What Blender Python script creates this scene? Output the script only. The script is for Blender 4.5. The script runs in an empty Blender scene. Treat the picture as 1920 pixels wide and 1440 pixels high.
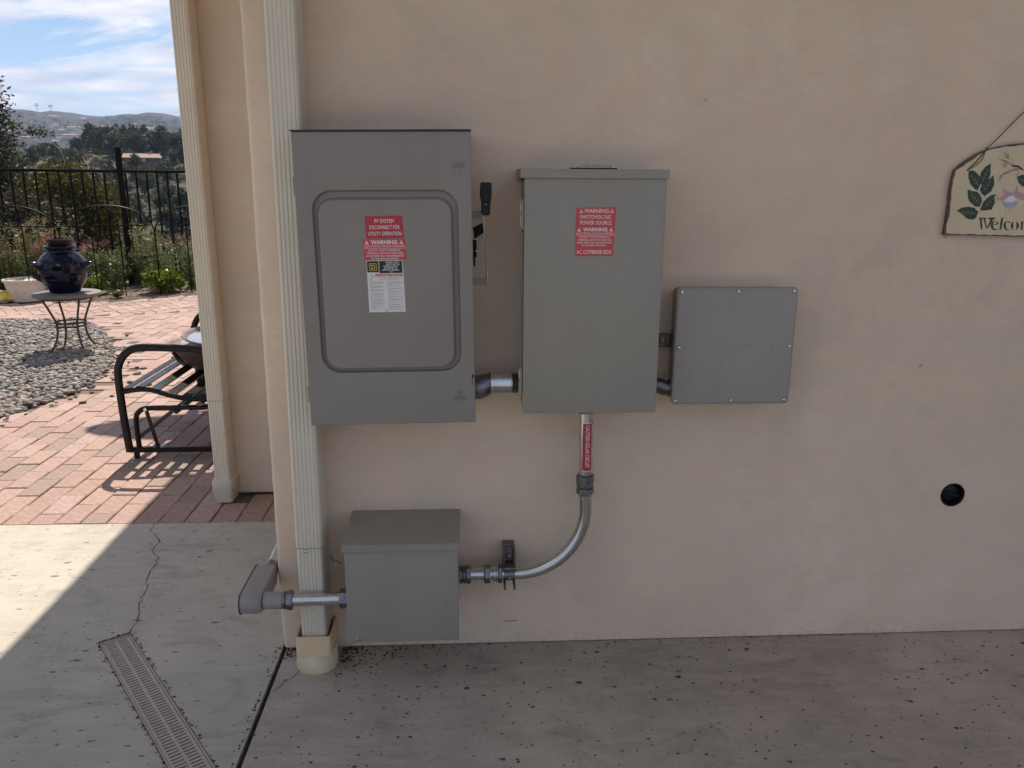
import bpy, bmesh, math, random
import numpy as np
from mathutils import Vector, Matrix, noise as mnoise

random.seed(7); rng = np.random.default_rng(7)
S = bpy.context.scene
COL = S.collection
PI = math.pi
HAZE = 0.00013

# ------------------------------------------------------------------ camera
CAM = Vector((0, -2.1, 1.317))
YAW, PITCH, ROLL = math.radians(-3.198), math.radians(14.189), math.radians(0.338)
f = Vector((-math.sin(YAW), math.cos(YAW), 0)); r = Vector((math.cos(YAW), math.sin(YAW), 0)); u = Vector((0, 0, 1))
f2 = f*math.cos(PITCH) - u*math.sin(PITCH); u2 = u*math.cos(PITCH) + f*math.sin(PITCH)
r2 = r*math.cos(ROLL) + u2*math.sin(ROLL); u3 = u2*math.cos(ROLL) - r*math.sin(ROLL)
cd = bpy.data.cameras.new('camera'); cam = bpy.data.objects.new('camera', cd); COL.objects.link(cam)
m = Matrix((r2, u3, -f2)).transposed().to_4x4(); m.translation = CAM
cam.matrix_world = m
cd.sensor_width = 36; cd.lens = 1505.66/1920*36; cd.clip_start = 0.05; cd.clip_end = 20000
S.camera = cam

# ------------------------------------------------------------------ sun and sky
TO_SUN = Vector((-0.06, 0.70, 1.0)).normalized()
sl = bpy.data.lights.new('sun', 'SUN'); sl.energy = 3.3; sl.angle = math.radians(0.53); sl.color = (1, 0.925, 0.81)
so = bpy.data.objects.new('sun', sl); COL.objects.link(so)
so.rotation_euler = TO_SUN.to_track_quat('Z', 'Y').to_euler()
elev = math.asin(TO_SUN.z); az = math.atan2(TO_SUN.x, TO_SUN.y)
W = bpy.data.worlds.new('World'); S.world = W; W.use_nodes = True
nt = W.node_tree; nt.nodes.clear()
N = nt.nodes.new; Lk = nt.links.new
sky = N('ShaderNodeTexSky'); sky.sky_type = 'NISHITA'; sky.sun_disc = False
sky.sun_elevation = elev; sky.sun_rotation = az; sky.altitude = 1500; sky.air_density = 1.0; sky.dust_density = 0.0; sky.ozone_density = 2.0
tc = N('ShaderNodeTexCoord'); sep = N('ShaderNodeSeparateXYZ'); Lk(tc.outputs['Generated'], sep.inputs[0])
def mth(op, a, b=None, c=None):
    n = N('ShaderNodeMath'); n.operation = op
    for i, v in enumerate((a, b, c)):
        if v is None: continue
        if isinstance(v, (int, float)): n.inputs[i].default_value = v
        else: Lk(v, n.inputs[i])
    return n.outputs[0]
zc = mth('MAXIMUM', mth('ADD', sep.outputs[2], 0.16), 0.05)
cx = mth('DIVIDE', sep.outputs[0], zc); cy = mth('DIVIDE', sep.outputs[1], zc)
comb = N('ShaderNodeCombineXYZ'); Lk(cx, comb.inputs[0]); Lk(cy, comb.inputs[1]); comb.inputs[2].default_value = 3.1
mp = N('ShaderNodeMapping'); Lk(comb.outputs[0], mp.inputs[0]); mp.inputs['Scale'].default_value = (0.8, 1.25, 1); mp.inputs['Rotation'].default_value = (0, 0, 0.35)
mp.inputs['Location'].default_value = (0.35, 0.1, 0)
n1 = N('ShaderNodeTexNoise'); n1.inputs['Scale'].default_value = 1.5; n1.inputs['Detail'].default_value = 9; n1.inputs['Roughness'].default_value = 0.62; n1.inputs['Distortion'].default_value = 0.5
Lk(mp.outputs[0], n1.inputs[0])
n2 = N('ShaderNodeTexNoise'); n2.inputs['Scale'].default_value = 3.6; n2.inputs['Detail'].default_value = 8; n2.inputs['Roughness'].default_value = 0.55
Lk(mp.outputs[0], n2.inputs[0])
cr = N('ShaderNodeValToRGB'); Lk(n1.outputs[0], cr.inputs[0])
cr.color_ramp.elements[0].position = 0.455; cr.color_ramp.elements[1].position = 0.58
cr2 = N('ShaderNodeValToRGB'); Lk(n2.outputs[0], cr2.inputs[0])
cr2.color_ramp.elements[0].position = 0.32; cr2.color_ramp.elements[0].color = (5.6, 5.9, 7.4, 1)
cr2.color_ramp.elements[1].position = 0.68; cr2.color_ramp.elements[1].color = (10.9, 10.5, 10.1, 1)
mx = N('ShaderNodeMix'); mx.data_type = 'RGBA'
Lk(mth('MULTIPLY', cr.outputs[0], 0.9), mx.inputs[0]); Lk(sky.outputs[0], mx.inputs[6]); Lk(cr2.outputs[0], mx.inputs[7])
bg = N('ShaderNodeBackground'); bg.inputs[1].default_value = 0.062; Lk(mx.outputs[2], bg.inputs[0])
wo = N('ShaderNodeOutputWorld'); Lk(bg.outputs[0], wo.inputs[0])
S.view_settings.view_transform = 'Standard'; S.view_settings.look = 'None'; S.view_settings.gamma = 1
S.view_settings.exposure = 0.97
S.view_settings.use_curve_mapping = False
S.render.engine = 'CYCLES'
S.cycles.max_bounces = 8; S.cycles.diffuse_bounces = 5; S.cycles.transparent_max_bounces = 8; S.cycles.volume_bounces = 0

# ------------------------------------------------------------------ materials
class NB:
    def __init__(s, name):
        s.m = bpy.data.materials.new(name); s.m.use_nodes = True; s.t = s.m.node_tree
        s.b = s.t.nodes['Principled BSDF']; s.tc = s.t.nodes.new('ShaderNodeTexCoord')
    def n(s, typ, **kw):
        nd = s.t.nodes.new(typ)
        for k, v in kw.items():
            if hasattr(nd, k): setattr(nd, k, v)
        return nd
    def l(s, a, b): s.t.links.new(a, b)
    def mapv(s, scale=(1, 1, 1), rot=(0, 0, 0), src='Object'):
        mp = s.n('ShaderNodeMapping'); mp.inputs['Scale'].default_value = scale; mp.inputs['Rotation'].default_value = rot
        if src == 'World':
            g = s.n('ShaderNodeNewGeometry'); s.l(g.outputs['Position'], mp.inputs[0])
        else: s.l(s.tc.outputs[src], mp.inputs[0])
        return mp.outputs[0]
    def noise(s, scale, detail=5, rough=.55, v=None, dist=0):
        nd = s.n('ShaderNodeTexNoise'); nd.inputs['Scale'].default_value = scale; nd.inputs['Detail'].default_value = detail
        nd.inputs['Roughness'].default_value = rough; nd.inputs['Distortion'].default_value = dist
        s.l(v if v is not None else s.tc.outputs['Object'], nd.inputs['Vector']); return nd.outputs[0]
    def vor(s, scale, v=None, feature='F1', dims='3D'):
        nd = s.n('ShaderNodeTexVoronoi'); nd.feature = feature; nd.voronoi_dimensions = dims; nd.inputs['Scale'].default_value = scale
        s.l(v if v is not None else s.tc.outputs['Object'], nd.inputs['Vector']); return nd
    def ramp(s, fac, stops):
        nd = s.n('ShaderNodeValToRGB'); s.l(fac, nd.inputs[0]); e = nd.color_ramp.elements
        while len(e) < len(stops): e.new(0.5)
        for i, (p, c) in enumerate(stops):
            e[i].position = p
            e[i].color = (c, c, c, 1) if isinstance(c, (int, float)) else (*c, 1)
        return nd.outputs[0]
    def mix(s, fac, a, b, mode='MIX'):
        nd = s.n('ShaderNodeMix'); nd.data_type = 'RGBA'; nd.blend_type = mode
        for i, v in ((0, fac), (6, a), (7, b)):
            if isinstance(v, (int, float)): nd.inputs[i].default_value = v
            elif isinstance(v, tuple): nd.inputs[i].default_value = (*v, 1)
            else: s.l(v, nd.inputs[i])
        return nd.outputs[2]
    def math(s, op, a, b=None):
        nd = s.n('ShaderNodeMath'); nd.operation = op
        for i, v in enumerate((a, b)):
            if v is None: continue
            if isinstance(v, (int, float)): nd.inputs[i].default_value = v
            else: s.l(v, nd.inputs[i])
        return nd.outputs[0]
    def col(s, v):
        if isinstance(v, tuple): s.b.inputs['Base Color'].default_value = (*v, 1)
        else: s.l(v, s.b.inputs['Base Color'])
    def rough(s, v):
        if isinstance(v, (int, float)): s.b.inputs['Roughness'].default_value = v
        else: s.l(v, s.b.inputs['Roughness'])
    def bump(s, h, strength=.3, dist=.01):
        nd = s.n('ShaderNodeBump'); nd.inputs['Strength'].default_value = strength; nd.inputs['Distance'].default_value = dist
        s.l(h, nd.inputs['Height']); s.l(nd.outputs[0], s.b.inputs['Normal'])

def simple(name, c, rough=.5, metal=0, var=.12, vs=25, bump=0, bs=200, spec=None, wear=False):
    k = NB(name); v = k.noise(vs, 6)
    dk = tuple(x*(1-var) for x in c); lt = tuple(min(1, x*(1+var)) for x in c)
    k.col(k.ramp(v, [(.3, dk), (.7, lt)])); k.rough(k.ramp(k.noise(vs*2, 4), [(.3, max(.02, rough-.07)), (.7, min(1, rough+.07))]))
    k.b.inputs['Metallic'].default_value = metal
    if spec is not None: k.b.inputs['Specular IOR Level'].default_value = spec
    if bump: k.bump(k.noise(bs, 4), bump, .002)
    if wear:
        c0 = k.b.inputs['Base Color'].links[0].from_socket
        d = k.noise(3.5, 9, .7, k.mapv((1.6, 1, .55)), .6); c1 = k.mix(k.math('MULTIPLY', k.ramp(d, [(.45, 0), (.68, 1)]), .22), c0, tuple(min(1, x*1.28+.02) for x in c))
        e = k.noise(38, 8, .75, k.mapv((1, 1, .35))); c1 = k.mix(k.math('MULTIPLY', k.ramp(e, [(.62, 0), (.66, 1)]), .20), c1, tuple(x*.72 for x in c))
        k.col(c1); k.bump(k.noise(420, 3), .12, .0006)
    return k.m

def stucco(name, base, seed=0):
    k = NB(name)
    v = k.mapv((1, 1, 1), (0, 0, seed))
    big = k.noise(1.6, 6, .6, v, .6); mid = k.noise(7, 7, .62, v, .8); fine = k.noise(60, 5, .6, v)
    a = tuple(x*.87 for x in base); b = tuple(min(1, x*1.07) for x in base); pink = (base[0]*1.02, base[1]*.955, base[2]*.93)
    c = k.mix(k.ramp(big, [(.35, 0), (.68, 1)]), a, b)
    c = k.mix(k.math('MULTIPLY', k.ramp(mid, [(.44, 0), (.58, 1)]), .65), c, pink)
    streak = k.noise(2.2, 8, .68, k.mapv((1, 1, 3.2)), 1.2)
    c = k.mix(k.math('MULTIPLY', k.ramp(streak, [(.46, 0), (.50, .55), (.54, 0)]), .35), c, tuple(x*.80 for x in base))
    vo = k.vor(5.5, v); cr = k.math('LESS_THAN', vo.outputs['Distance'], .035)
    c = k.mix(k.math('MULTIPLY', cr, .45), c, tuple(x*.35 for x in base))
    sepn = k.n('ShaderNodeSeparateXYZ'); g = k.n('ShaderNodeNewGeometry'); k.l(g.outputs['Position'], sepn.inputs[0])
    low = k.math('SUBTRACT', .05, sepn.outputs[2]); lowm = k.math('MULTIPLY', k.math('MULTIPLY', low, 18), k.ramp(k.noise(60, 6, .7), [(.50, 0), (.60, 1)]))
    lc = k.n('ShaderNodeClamp'); k.l(lowm, lc.inputs[0])
    c = k.mix(k.math('MULTIPLY', lc.outputs[0], .28), c, (.28, .20, .13))
    k.col(c); k.rough(.82); k.b.inputs['Specular IOR Level'].default_value = .3
    h = k.math('ADD', k.math('MULTIPLY', mid, 1.0), k.math('MULTIPLY', k.noise(150, 4, .6, v), .45)); h = k.math('ADD', h, k.math('MULTIPLY', k.noise(3.2, 3, .5, v), 2.4))
    k.bump(h, .35, .006)
    return k.m

M = {}
M['stucco'] = stucco('stucco', (.77, .622, .475))
M['stucco_far'] = stucco('stucco_far', (.72, .605, .475), 2)
M['soffit'] = simple('soffit', (.42, .34, .27), .8)
M['roof'] = simple('roof_clay', (.36, .17, .10), .8)

def concrete(name, base, stain, pitscale, elong, pitdark):
    k = NB(name)
    w = k.mapv((1, 1, 1), (0, 0, 0), 'World')
    big = k.noise(1.1, 7, .62, w, .5); mid = k.noise(6, 8, .65, w, .3); fine = k.noise(180, 4, .6, w)
    c = k.mix(k.ramp(big, [(.36, 0), (.66, 1)]), tuple(x*stain for x in base), base)
    c = k.mix(k.math('MULTIPLY', k.ramp(mid, [(.45, 0), (.70, 1)]), .45), c, tuple(x*.74*stain for x in base))
    c = k.mix(k.math('MULTIPLY', k.ramp(fine, [(.35, 0), (.7, 1)]), .22), c, tuple(x*.72 for x in base))
    pv = k.mapv(elong, (0, 0, .18), 'World')
    # distort the pit lattice so the pits have ragged outlines
    va = k.n('ShaderNodeVectorMath'); va.operation = 'MULTIPLY_ADD'
    nn = k.n('ShaderNodeTexNoise'); nn.inputs['Scale'].default_value = 90; nn.inputs['Detail'].default_value = 4; k.l(pv, nn.inputs['Vector'])
    k.l(nn.outputs['Color'], va.inputs[0]); va.inputs[1].default_value = (.010, .010, 0); k.l(pv, va.inputs[2])
    hs = None
    for sc, thr, keep in ((pitscale, .10, .35), (pitscale*2.0, .12, .40), (pitscale*4.2, .13, .72)):
        vo = k.vor(sc, va.outputs[0], dims='2D'); sp = k.n('ShaderNodeSeparateColor'); k.l(vo.outputs['Color'], sp.inputs[0])
        rad = k.math('MULTIPLY', k.math('MULTIPLY', k.math('POWER', sp.outputs[1], 1.6), thr), k.ramp(k.noise(2.2, 3, .6, w), [(.36, .35), (.6, 1.25)]))
        on = k.math('GREATER_THAN', sp.outputs[0], keep)
        pit = k.math('MULTIPLY', k.math('LESS_THAN', vo.outputs['Distance'], rad), on)
        c = k.mix(k.math('MULTIPLY', pit, pitdark), c, (.035, .03, .027))
        hs = pit if hs is None else k.math('MAXIMUM', hs, pit)
    st_ = k.noise(4.5, 10, .75, k.mapv((.7, 1.5, 1), (0, 0, .3), 'World'), 1.0)
    c = k.mix(k.math('MULTIPLY', k.ramp(st_, [(.54, 0), (.60, 1), (.68, .5)]), .38), c, tuple(x*.50 for x in base))
    tr_ = k.noise(14, 6, .7, k.mapv((.35, 2.2, 1), (0, 0, -.1), 'World'), .4)
    c = k.mix(k.math('MULTIPLY', k.ramp(tr_, [(.5, 0), (.62, 1)]), .16), c, tuple(min(1, x*1.35) for x in base))
    k.col(c); k.rough(.78); k.b.inputs['Specular IOR Level'].default_value = .35
    k.bump(k.math('SUBTRACT', k.math('ADD', k.math('MULTIPLY', fine, .12), k.math('MULTIPLY', mid, .5)), k.math('MULTIPLY', hs, 1.0)), .5, .004)
    return k.m
M['slab_left'] = concrete('concrete_pale', (.52, .475, .395), .84, 14, (.55, 1.35, 1), .70)
M['slab_right'] = concrete('concrete_stained', (.52, .445, .36), .68, 17, (.85, 1.15, 1), .93)
M['joint'] = simple('joint_dirt', (.05, .042, .035), .95)
M['crack'] = simple('crack_dark', (.10, .09, .075), .95)

BR = []
for i, c in enumerate([(.42, .285, .235), (.385, .26, .215), (.45, .315, .265), (.40, .275, .23), (.29, .24, .205), (.43, .305, .265), (.33, .24, .20)]):
    BR.append(simple('paver_%s' % 'abcdefg'[i], c, .85, var=.20, vs=45, bump=.4, bs=350, spec=.25))
M['sand'] = simple('joint_sand', (.16, .115, .09), .95)
M['grey_paint'] = simple('grey_enamel_cool', (.265, .236, .210), .42, var=.03, vs=3, spec=.45, wear=True)
M['grey_paint_b'] = simple('grey_enamel_warm', (.315, .290, .238), .42, var=.03, vs=3, spec=.45, wear=True)
M['grey_paint_c'] = simple('grey_plastic', (.33, .300, .265), .5, var=.05, vs=6, wear=True)
M['grey_paint_d'] = simple('grey_enamel_box', (.300, .275, .228), .42, var=.03, vs=3, spec=.45, wear=True)
M['lb_paint'] = simple('grey_cast_paint', (.31, .288, .268), .38, var=.04, bump=.05, bs=400)
M['edge_dark'] = simple('dark_edge', (.05, .045, .05), .5)
M['galv'] = simple('galvanised_pipe', (.60, .60, .59), .27, 1, .05, 12)
M['galv_bright'] = simple('zinc_coupling', (.66, .67, .68), .22, 1, .12, 40)
M['cast'] = simple('cast_fitting', (.22, .22, .23), .40, .9, .30, 60, bump=.3, bs=220)
M['darkcast'] = simple('dark_fitting', (.17, .165, .16), .38, .8, .3, 60)
M['black_plastic'] = simple('black_plastic', (.007, .007, .008), .35, spec=.3)
M['black_iron'] = simple('black_iron', (.005, .005, .0055), .5, 0, .2, 30, spec=.12)
M['bronze'] = simple('brown_black_paint', (.009, .0075, .007), .30, 0, .12, 14, spec=.28)
M['rod'] = simple('zinc_rod', (.35, .33, .31), .4, .8)
M['screw'] = simple('screw_steel', (.62, .62, .60), .25, 1)
M['yellow_tab'] = simple('brass_tab', (.75, .60, .28), .4)
M['white'] = simple('label_white', (.80, .77, .74), .5, var=.02)
M['red1'] = simple('label_red_deep', (.47, .035, .05), .45, var=.05)
M['red2'] = simple('label_red_light', (.60, .075, .08), .45, var=.05)
M['black'] = simple('label_black', (.02, .018, .016), .5)
M['yellow'] = simple('label_yellow', (.62, .47, .10), .5)
M['ink'] = simple('ink_grey', (.30, .28, .27), .6)
M['ink_red'] = simple('ink_red', (.55, .15, .15), .6)
M['ds'] = simple('downspout_cream', (.71, .645, .52), .45, var=.05, vs=5)
M['ds_dark'] = simple('downspout_seam', (.20, .18, .14), .8)
M['collar'] = simple('collar_cream', (.74, .57, .35), .5, var=.06, vs=8)
M['adapter'] = simple('adapter_cream', (.68, .56, .38), .6, var=.12, vs=20)
M['boot'] = simple('boot_white', (.66, .61, .52), .6)
M['grate'] = simple('grate_tan', (.46, .37, .32), .6, var=.08)
M['channel'] = simple('channel_dark', (.03, .027, .025), .9)
M['glaze'] = simple('cobalt_glaze', (.004, .005, .020), .14, var=.35, vs=10, spec=.28)
M['stone_top'] = simple('table_stone', (.17, .155, .14), .7, bump=.2)
M['rust'] = simple('rusty_iron', (.075, .05, .035), .6, .2, .3, 60)
M['planter'] = simple('planter_plastic', (.60, .54, .45), .55)
M['bag'] = simple('bag_yellow', (.72, .52, .08), .4)
M['bag_w'] = simple('bag_white', (.62, .60, .55), .5)
M['terracotta'] = simple('dark_terracotta', (.10, .06, .05), .55, var=.15)
M['saucer'] = simple('brown_saucer', (.20, .135, .115), .35)
M['film'] = simple('white_film', (.60, .60, .60), .4)
k = NB('water'); k.col((.30, .34, .42)); k.rough(.05); M['water'] = k.m
M['bark'] = simple('bark', (.13, .095, .07), .9, var=.3)
M['deadwood'] = simple('deadwood', (.40, .32, .24), .9)
M['soil'] = simple('soil', (.16, .115, .085), .95, var=.4, vs=9, bump=.8, bs=40)
M['umb'] = simple('umbrella_cloth', (.42, .30, .20), .9)
M['roof_tile'] = simple('far_roof_tile', (.40, .26, .20), .9)
M['far_wall'] = simple('far_wall', (.16, .11, .095), .9)
M['far_white'] = simple('far_white_wall', (.62, .56, .50), .9)
M['glass_dark'] = simple('window_dark', (.03, .035, .04), .1)
M['slate'] = simple('slate_edge', (.13, .085, .08), .8, var=.3, vs=60)
M['cream_paint'] = simple('sign_cream', (.68, .565, .37), .6, var=.08, vs=12)
M['leaf_paint'] = simple('painted_green', (.022, .045, .03), .5, var=.3, vs=60)
M['leaf_light'] = simple('painted_green_pale', (.16, .22, .16), .5)
M['pink_paint'] = simple('painted_pink', (.55, .33, .34), .6, var=.12, vs=70)
M['rose_paint'] = simple('painted_rose', (.48, .22, .20), .6, var=.2, vs=70)
M['blue_paint'] = simple('painted_lilac', (.42, .42, .55), .6, var=.15, vs=80)
M['sign_ink'] = simple('sign_ink', (.05, .045, .035), .6)
M['string'] = simple('twine', (.09, .085, .07), .9)

def leafmat(name, cols, trans=.25, rough=.55):
    k = NB(name); g = k.n('ShaderNodeNewGeometry')
    oi = k.n('ShaderNodeObjectInfo')
    c = k.ramp(g.outputs['Random Per Island'], [(i/(len(cols)-1), c) for i, c in enumerate(cols)])
    hs = k.n('ShaderNodeHueSaturation'); k.l(c, hs.inputs['Color'])
    k.l(k.math('ADD', k.math('MULTIPLY', oi.outputs['Random'], .05), .475), hs.inputs['Hue'])
    k.l(k.math('ADD', k.math('MULTIPLY', oi.outputs['Random'], .5), .75), hs.inputs['Value'])
    k.l(hs.outputs[0], k.b.inputs['Base Color']); k.rough(rough); k.b.inputs['Specular IOR Level'].default_value = .12
    tr = k.n('ShaderNodeBsdfTranslucent'); k.l(hs.outputs[0], tr.inputs[0]); ms = k.n('ShaderNodeMixShader'); ms.inputs[0].default_value = trans
    out = k.t.nodes['Material Output']; k.l(k.b.outputs[0], ms.inputs[1]); k.l(tr.outputs[0], ms.inputs[2]); k.l(ms.outputs[0], out.inputs[0])
    return k.m
M['leaf_oak'] = leafmat('foliage_oak', [(.030, .038, .018), (.055, .065, .03), (.085, .09, .04)])
M['leaf_dark'] = leafmat('foliage_dark', [(.035, .03, .018), (.06, .055, .03), (.09, .08, .045)])
M['leaf_olive'] = leafmat('foliage_olive', [(.04, .045, .012), (.12, .13, .028), (.27, .24, .06)])
M['leaf_scrub'] = leafmat('foliage_scrub', [(.07, .06, .035), (.10, .085, .05), (.09, .10, .045)])
M['leaf_bed'] = leafmat('foliage_bed', [(.07, .10, .03), (.18, .22, .08), (.36, .36, .20)], .38, .3)
M['leaf_bright'] = leafmat('foliage_bright', [(.08, .13, .015), (.18, .25, .035), (.30, .36, .08)], .4, .3)
M['petal_pink'] = leafmat('petal_pink', [(.48, .15, .17), (.55, .24, .25), (.42, .13, .12)], .3)
M['petal_pale'] = leafmat('petal_pale', [(.40, .27, .17), (.46, .38, .20), (.30, .26, .13)], .3)

# ------------------------------------------------------------------ builders
def tag(o, label=None, cat=None, group=None, kind=None):
    if label: o['label'] = label
    if cat: o['category'] = cat
    if group: o['group'] = group
    if kind: o['kind'] = kind
    return o
def thing(name, label, cat, loc=(0, 0, 0), rot=(0, 0, 0), group=None):
    o = bpy.data.objects.new(name, None); COL.objects.link(o); o.location = loc; o.rotation_euler = rot
    o.empty_display_size = .1
    return tag(o, label, cat, group)
def link(name, me, parent=None, loc=(0, 0, 0), rot=(0, 0, 0)):
    o = bpy.data.objects.new(name, me); COL.objects.link(o); o.location = loc; o.rotation_euler = rot
    if parent is not None: o.parent = parent
    return o
def mesh_of(name, bm, mat, smooth=False):
    me = bpy.data.meshes.new(name); bmesh.ops.recalc_face_normals(bm, faces=bm.faces); bm.to_mesh(me); bm.free()
    mats = mat if isinstance(mat, (list, tuple)) else [mat]
    for x in mats: me.materials.append(x)
    if smooth:
        me.shade_smooth() if hasattr(me, 'shade_smooth') else me.polygons.foreach_set('use_smooth', [True]*len(me.polygons))
        if smooth != 'all': me.set_sharp_from_angle(angle=math.radians(35))
    return me
def obj(name, bm, mat, parent=None, smooth=False, loc=(0, 0, 0), rot=(0, 0, 0)):
    return link(name, mesh_of(name, bm, mat, smooth), parent, loc, rot)

def box(bm, x0, x1, y0, y1, z0, z1, bevel=0, seg=2):
    r_ = bmesh.ops.create_cube(bm, size=1); vs = r_['verts']
    for v in vs: v.co = Vector((x0 + (v.co.x+.5)*(x1-x0), y0 + (v.co.y+.5)*(y1-y0), z0 + (v.co.z+.5)*(z1-z0)))
    if bevel:
        es = list({e for v in vs for e in v.link_edges})
        bmesh.ops.bevel(bm, geom=es, offset=bevel, segments=seg, affect='EDGES', profile=.5)
    return bm
def B(*a, **k): return box(bmesh.new(), *a, **k)

def rrect(w, h, rad, n=8):
    pts = []
    for cx_, cz_, a0 in ((w/2-rad, h/2-rad, 0), (-w/2+rad, h/2-rad, 90), (-w/2+rad, -h/2+rad, 180), (w/2-rad, -h/2+rad, 270)):
        for i in range(n+1):
            a = math.radians(a0 + 90*i/n); pts.append((cx_ + rad*math.cos(a), cz_ + rad*math.sin(a)))
    return pts
def loft(bm, loops, cap0=True, cap1=True):
    rows = [[bm.verts.new(p) for p in lp] for lp in loops]; n = len(rows[0])
    for a, b in zip(rows, rows[1:]):
        for i in range(n):
            bm.faces.new((a[i], a[(i+1) % n], b[(i+1) % n], b[i]))
    if cap0: bm.faces.new(rows[0])
    if cap1: bm.faces.new(rows[-1])
    return bm
def rbox(bm, cx_, cz_, w, h, rad, y0, y1, ev=.002):
    """rounded-corner box, wide in x/z, from y0 (back) to y1 (front, smaller y) with an eased front edge"""
    L = []
    for (dw, y) in ((0, y0), (0, y1+ev), (ev*.6, y1+ev*.3), (ev*1.6, y1)):
        L.append([(cx_+px, y, cz_+pz) for px, pz in rrect(w-2*dw, h-2*dw, max(rad-dw, .0004), 5)])
    return loft(bm, L)
def tube(bm, pts, rad, n=12, caps=True, rads=None, flat=None):
    pts = [Vector(p) for p in pts]; rings = []
    up = None
    for i, p in enumerate(pts):
        t = (pts[min(i+1, len(pts)-1)] - pts[max(i-1, 0)])
        if t.length < 1e-9: t = Vector((0, 0, 1))
        t.normalize()
        if up is None:
            up = Vector((0, 0, 1)) if abs(t.z) < .9 else Vector((0, 1, 0))
        s_ = t.cross(up)
        if s_.length < 1e-4: s_ = t.cross(Vector((1, 0, 0)))
        s_.normalize(); up2 = s_.cross(t).normalized(); up = up2
        R_ = rads[i] if rads else rad
        ring = []
        for j in range(n):
            a = 2*PI*j/n + (PI/n if n == 4 else 0)
            ca, sa = math.cos(a)*R_, math.sin(a)*R_
            if flat: ca, sa = ca*flat[0], sa*flat[1]
            ring.append(bm.verts.new(p + s_*ca + up2*sa))
        rings.append(ring)
    for a, b in zip(rings, rings[1:]):
        for i in range(n): bm.faces.new((a[i], a[(i+1) % n], b[(i+1) % n], b[i]))
    if caps: bm.faces.new(rings[0]); bm.faces.new(rings[-1])
    return bm
def T(pts, rad, **k): return tube(bmesh.new(), pts, rad, **k)
def cyl(bm, a, b, rad, n=24): return tube(bm, [a, b], rad, n=n)
def ringed(bm, axis_pts_r, n=6):
    """stack of (point, radius) as one lathe along a polyline"""
    return tube(bm, [p for p, _ in axis_pts_r], 1, n=n, rads=[q for _, q in axis_pts_r])
def lathe(bm, prof, c=(0, 0), n=32, sx=1, sy=1, cap=True):
    rows = []
    for rr, z in prof:
        rows.append([bm.verts.new((c[0]+sx*rr*math.cos(2*PI*j/n), c[1]+sy*rr*math.sin(2*PI*j/n), z)) for j in range(n)])
    for a, b in zip(rows, rows[1:]):
        for i in range(n): bm.faces.new((a[i], a[(i+1) % n], b[(i+1) % n], b[i]))
    if cap: bm.faces.new(rows[0]); bm.faces.new(rows[-1])
    return bm
def prism(bm, poly, y0, y1):
    """x,z polygon extruded along y"""
    a = [bm.verts.new((x, y0, z)) for x, z in poly]; b = [bm.verts.new((x, y1, z)) for x, z in poly]; n = len(poly)
    for i in range(n): bm.faces.new((a[i], a[(i+1) % n], b[(i+1) % n], b[i]))
    bm.faces.new(a); bm.faces.new(b); return bm
def plate(outer, holes, z0, z1):
    bm = bmesh.new(); loops = []
    for lp in [outer]+holes:
        vs = [bm.verts.new((x, y, z1)) for x, y in lp]; loops.append(vs)
        for i in range(len(vs)): bm.edges.new((vs[i], vs[(i+1) % len(vs)]))
    bmesh.ops.triangle_fill(bm, use_beauty=True, edges=list(bm.edges), normal=(0, 0, 1))
    top = list(bm.faces)
    for f_ in top:
        if f_.normal.z < 0: f_.normal_flip()
    for vs in loops:
        lo = [bm.verts.new((v.co.x, v.co.y, z0)) for v in vs]
        for i in range(len(vs)):
            bm.faces.new((vs[i], vs[(i+1) % len(vs)], lo[(i+1) % len(vs)], lo[i]))
    return bm

_fc = {}
def text_mesh(s, bold=0, ext=0, bev=0):
    cu = bpy.data.curves.new('txt', 'FONT'); cu.body = s; cu.size = 1; cu.offset = bold; cu.extrude = ext; cu.bevel_depth = bev; cu.resolution_u = 3
    o = bpy.data.objects.new('txt', cu); COL.objects.link(o)
    bpy.context.view_layer.update()
    me = bpy.data.meshes.new_from_object(o.evaluated_get(bpy.context.evaluated_depsgraph_get()))
    bpy.data.objects.remove(o); bpy.data.curves.remove(cu)
    return me
def lettering(s, x0, x1, z0, z1, y, mat, parent, bold=0, ext=0, bev=0, name='lettering', thick=.0002, vertical=False):
    """text fitted to the x0..x1, z0..z1 box on a plane facing -y"""
    me = text_mesh(s, bold, ext, bev); n = len(me.vertices)
    co = np.empty(n*3, dtype=np.float32); me.vertices.foreach_get('co', co); co = co.reshape(-1, 3)
    mn, mxx = co.min(0), co.max(0); out = np.empty_like(co)
    tx, tz = (co[:, 0]-mn[0])/(mxx[0]-mn[0]), (co[:, 1]-mn[1])/(mxx[1]-mn[1])
    if vertical:                      # reads downwards
        out[:, 2] = z1 - tx*(z1-z0); out[:, 0] = x0 + tz*(x1-x0)
    else:
        out[:, 0] = x0 + tx*(x1-x0); out[:, 2] = z0 + tz*(z1-z0)
    dz = mxx[2]-mn[2]
    out[:, 1] = y - ((co[:, 2]-mn[2])/dz*thick if dz > 1e-6 else 0)
    me.vertices.foreach_set('co', out.ravel()); me.update(); me.materials.clear(); me.materials.append(mat)
    me.name = name
    return link(name, me, parent)
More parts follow.
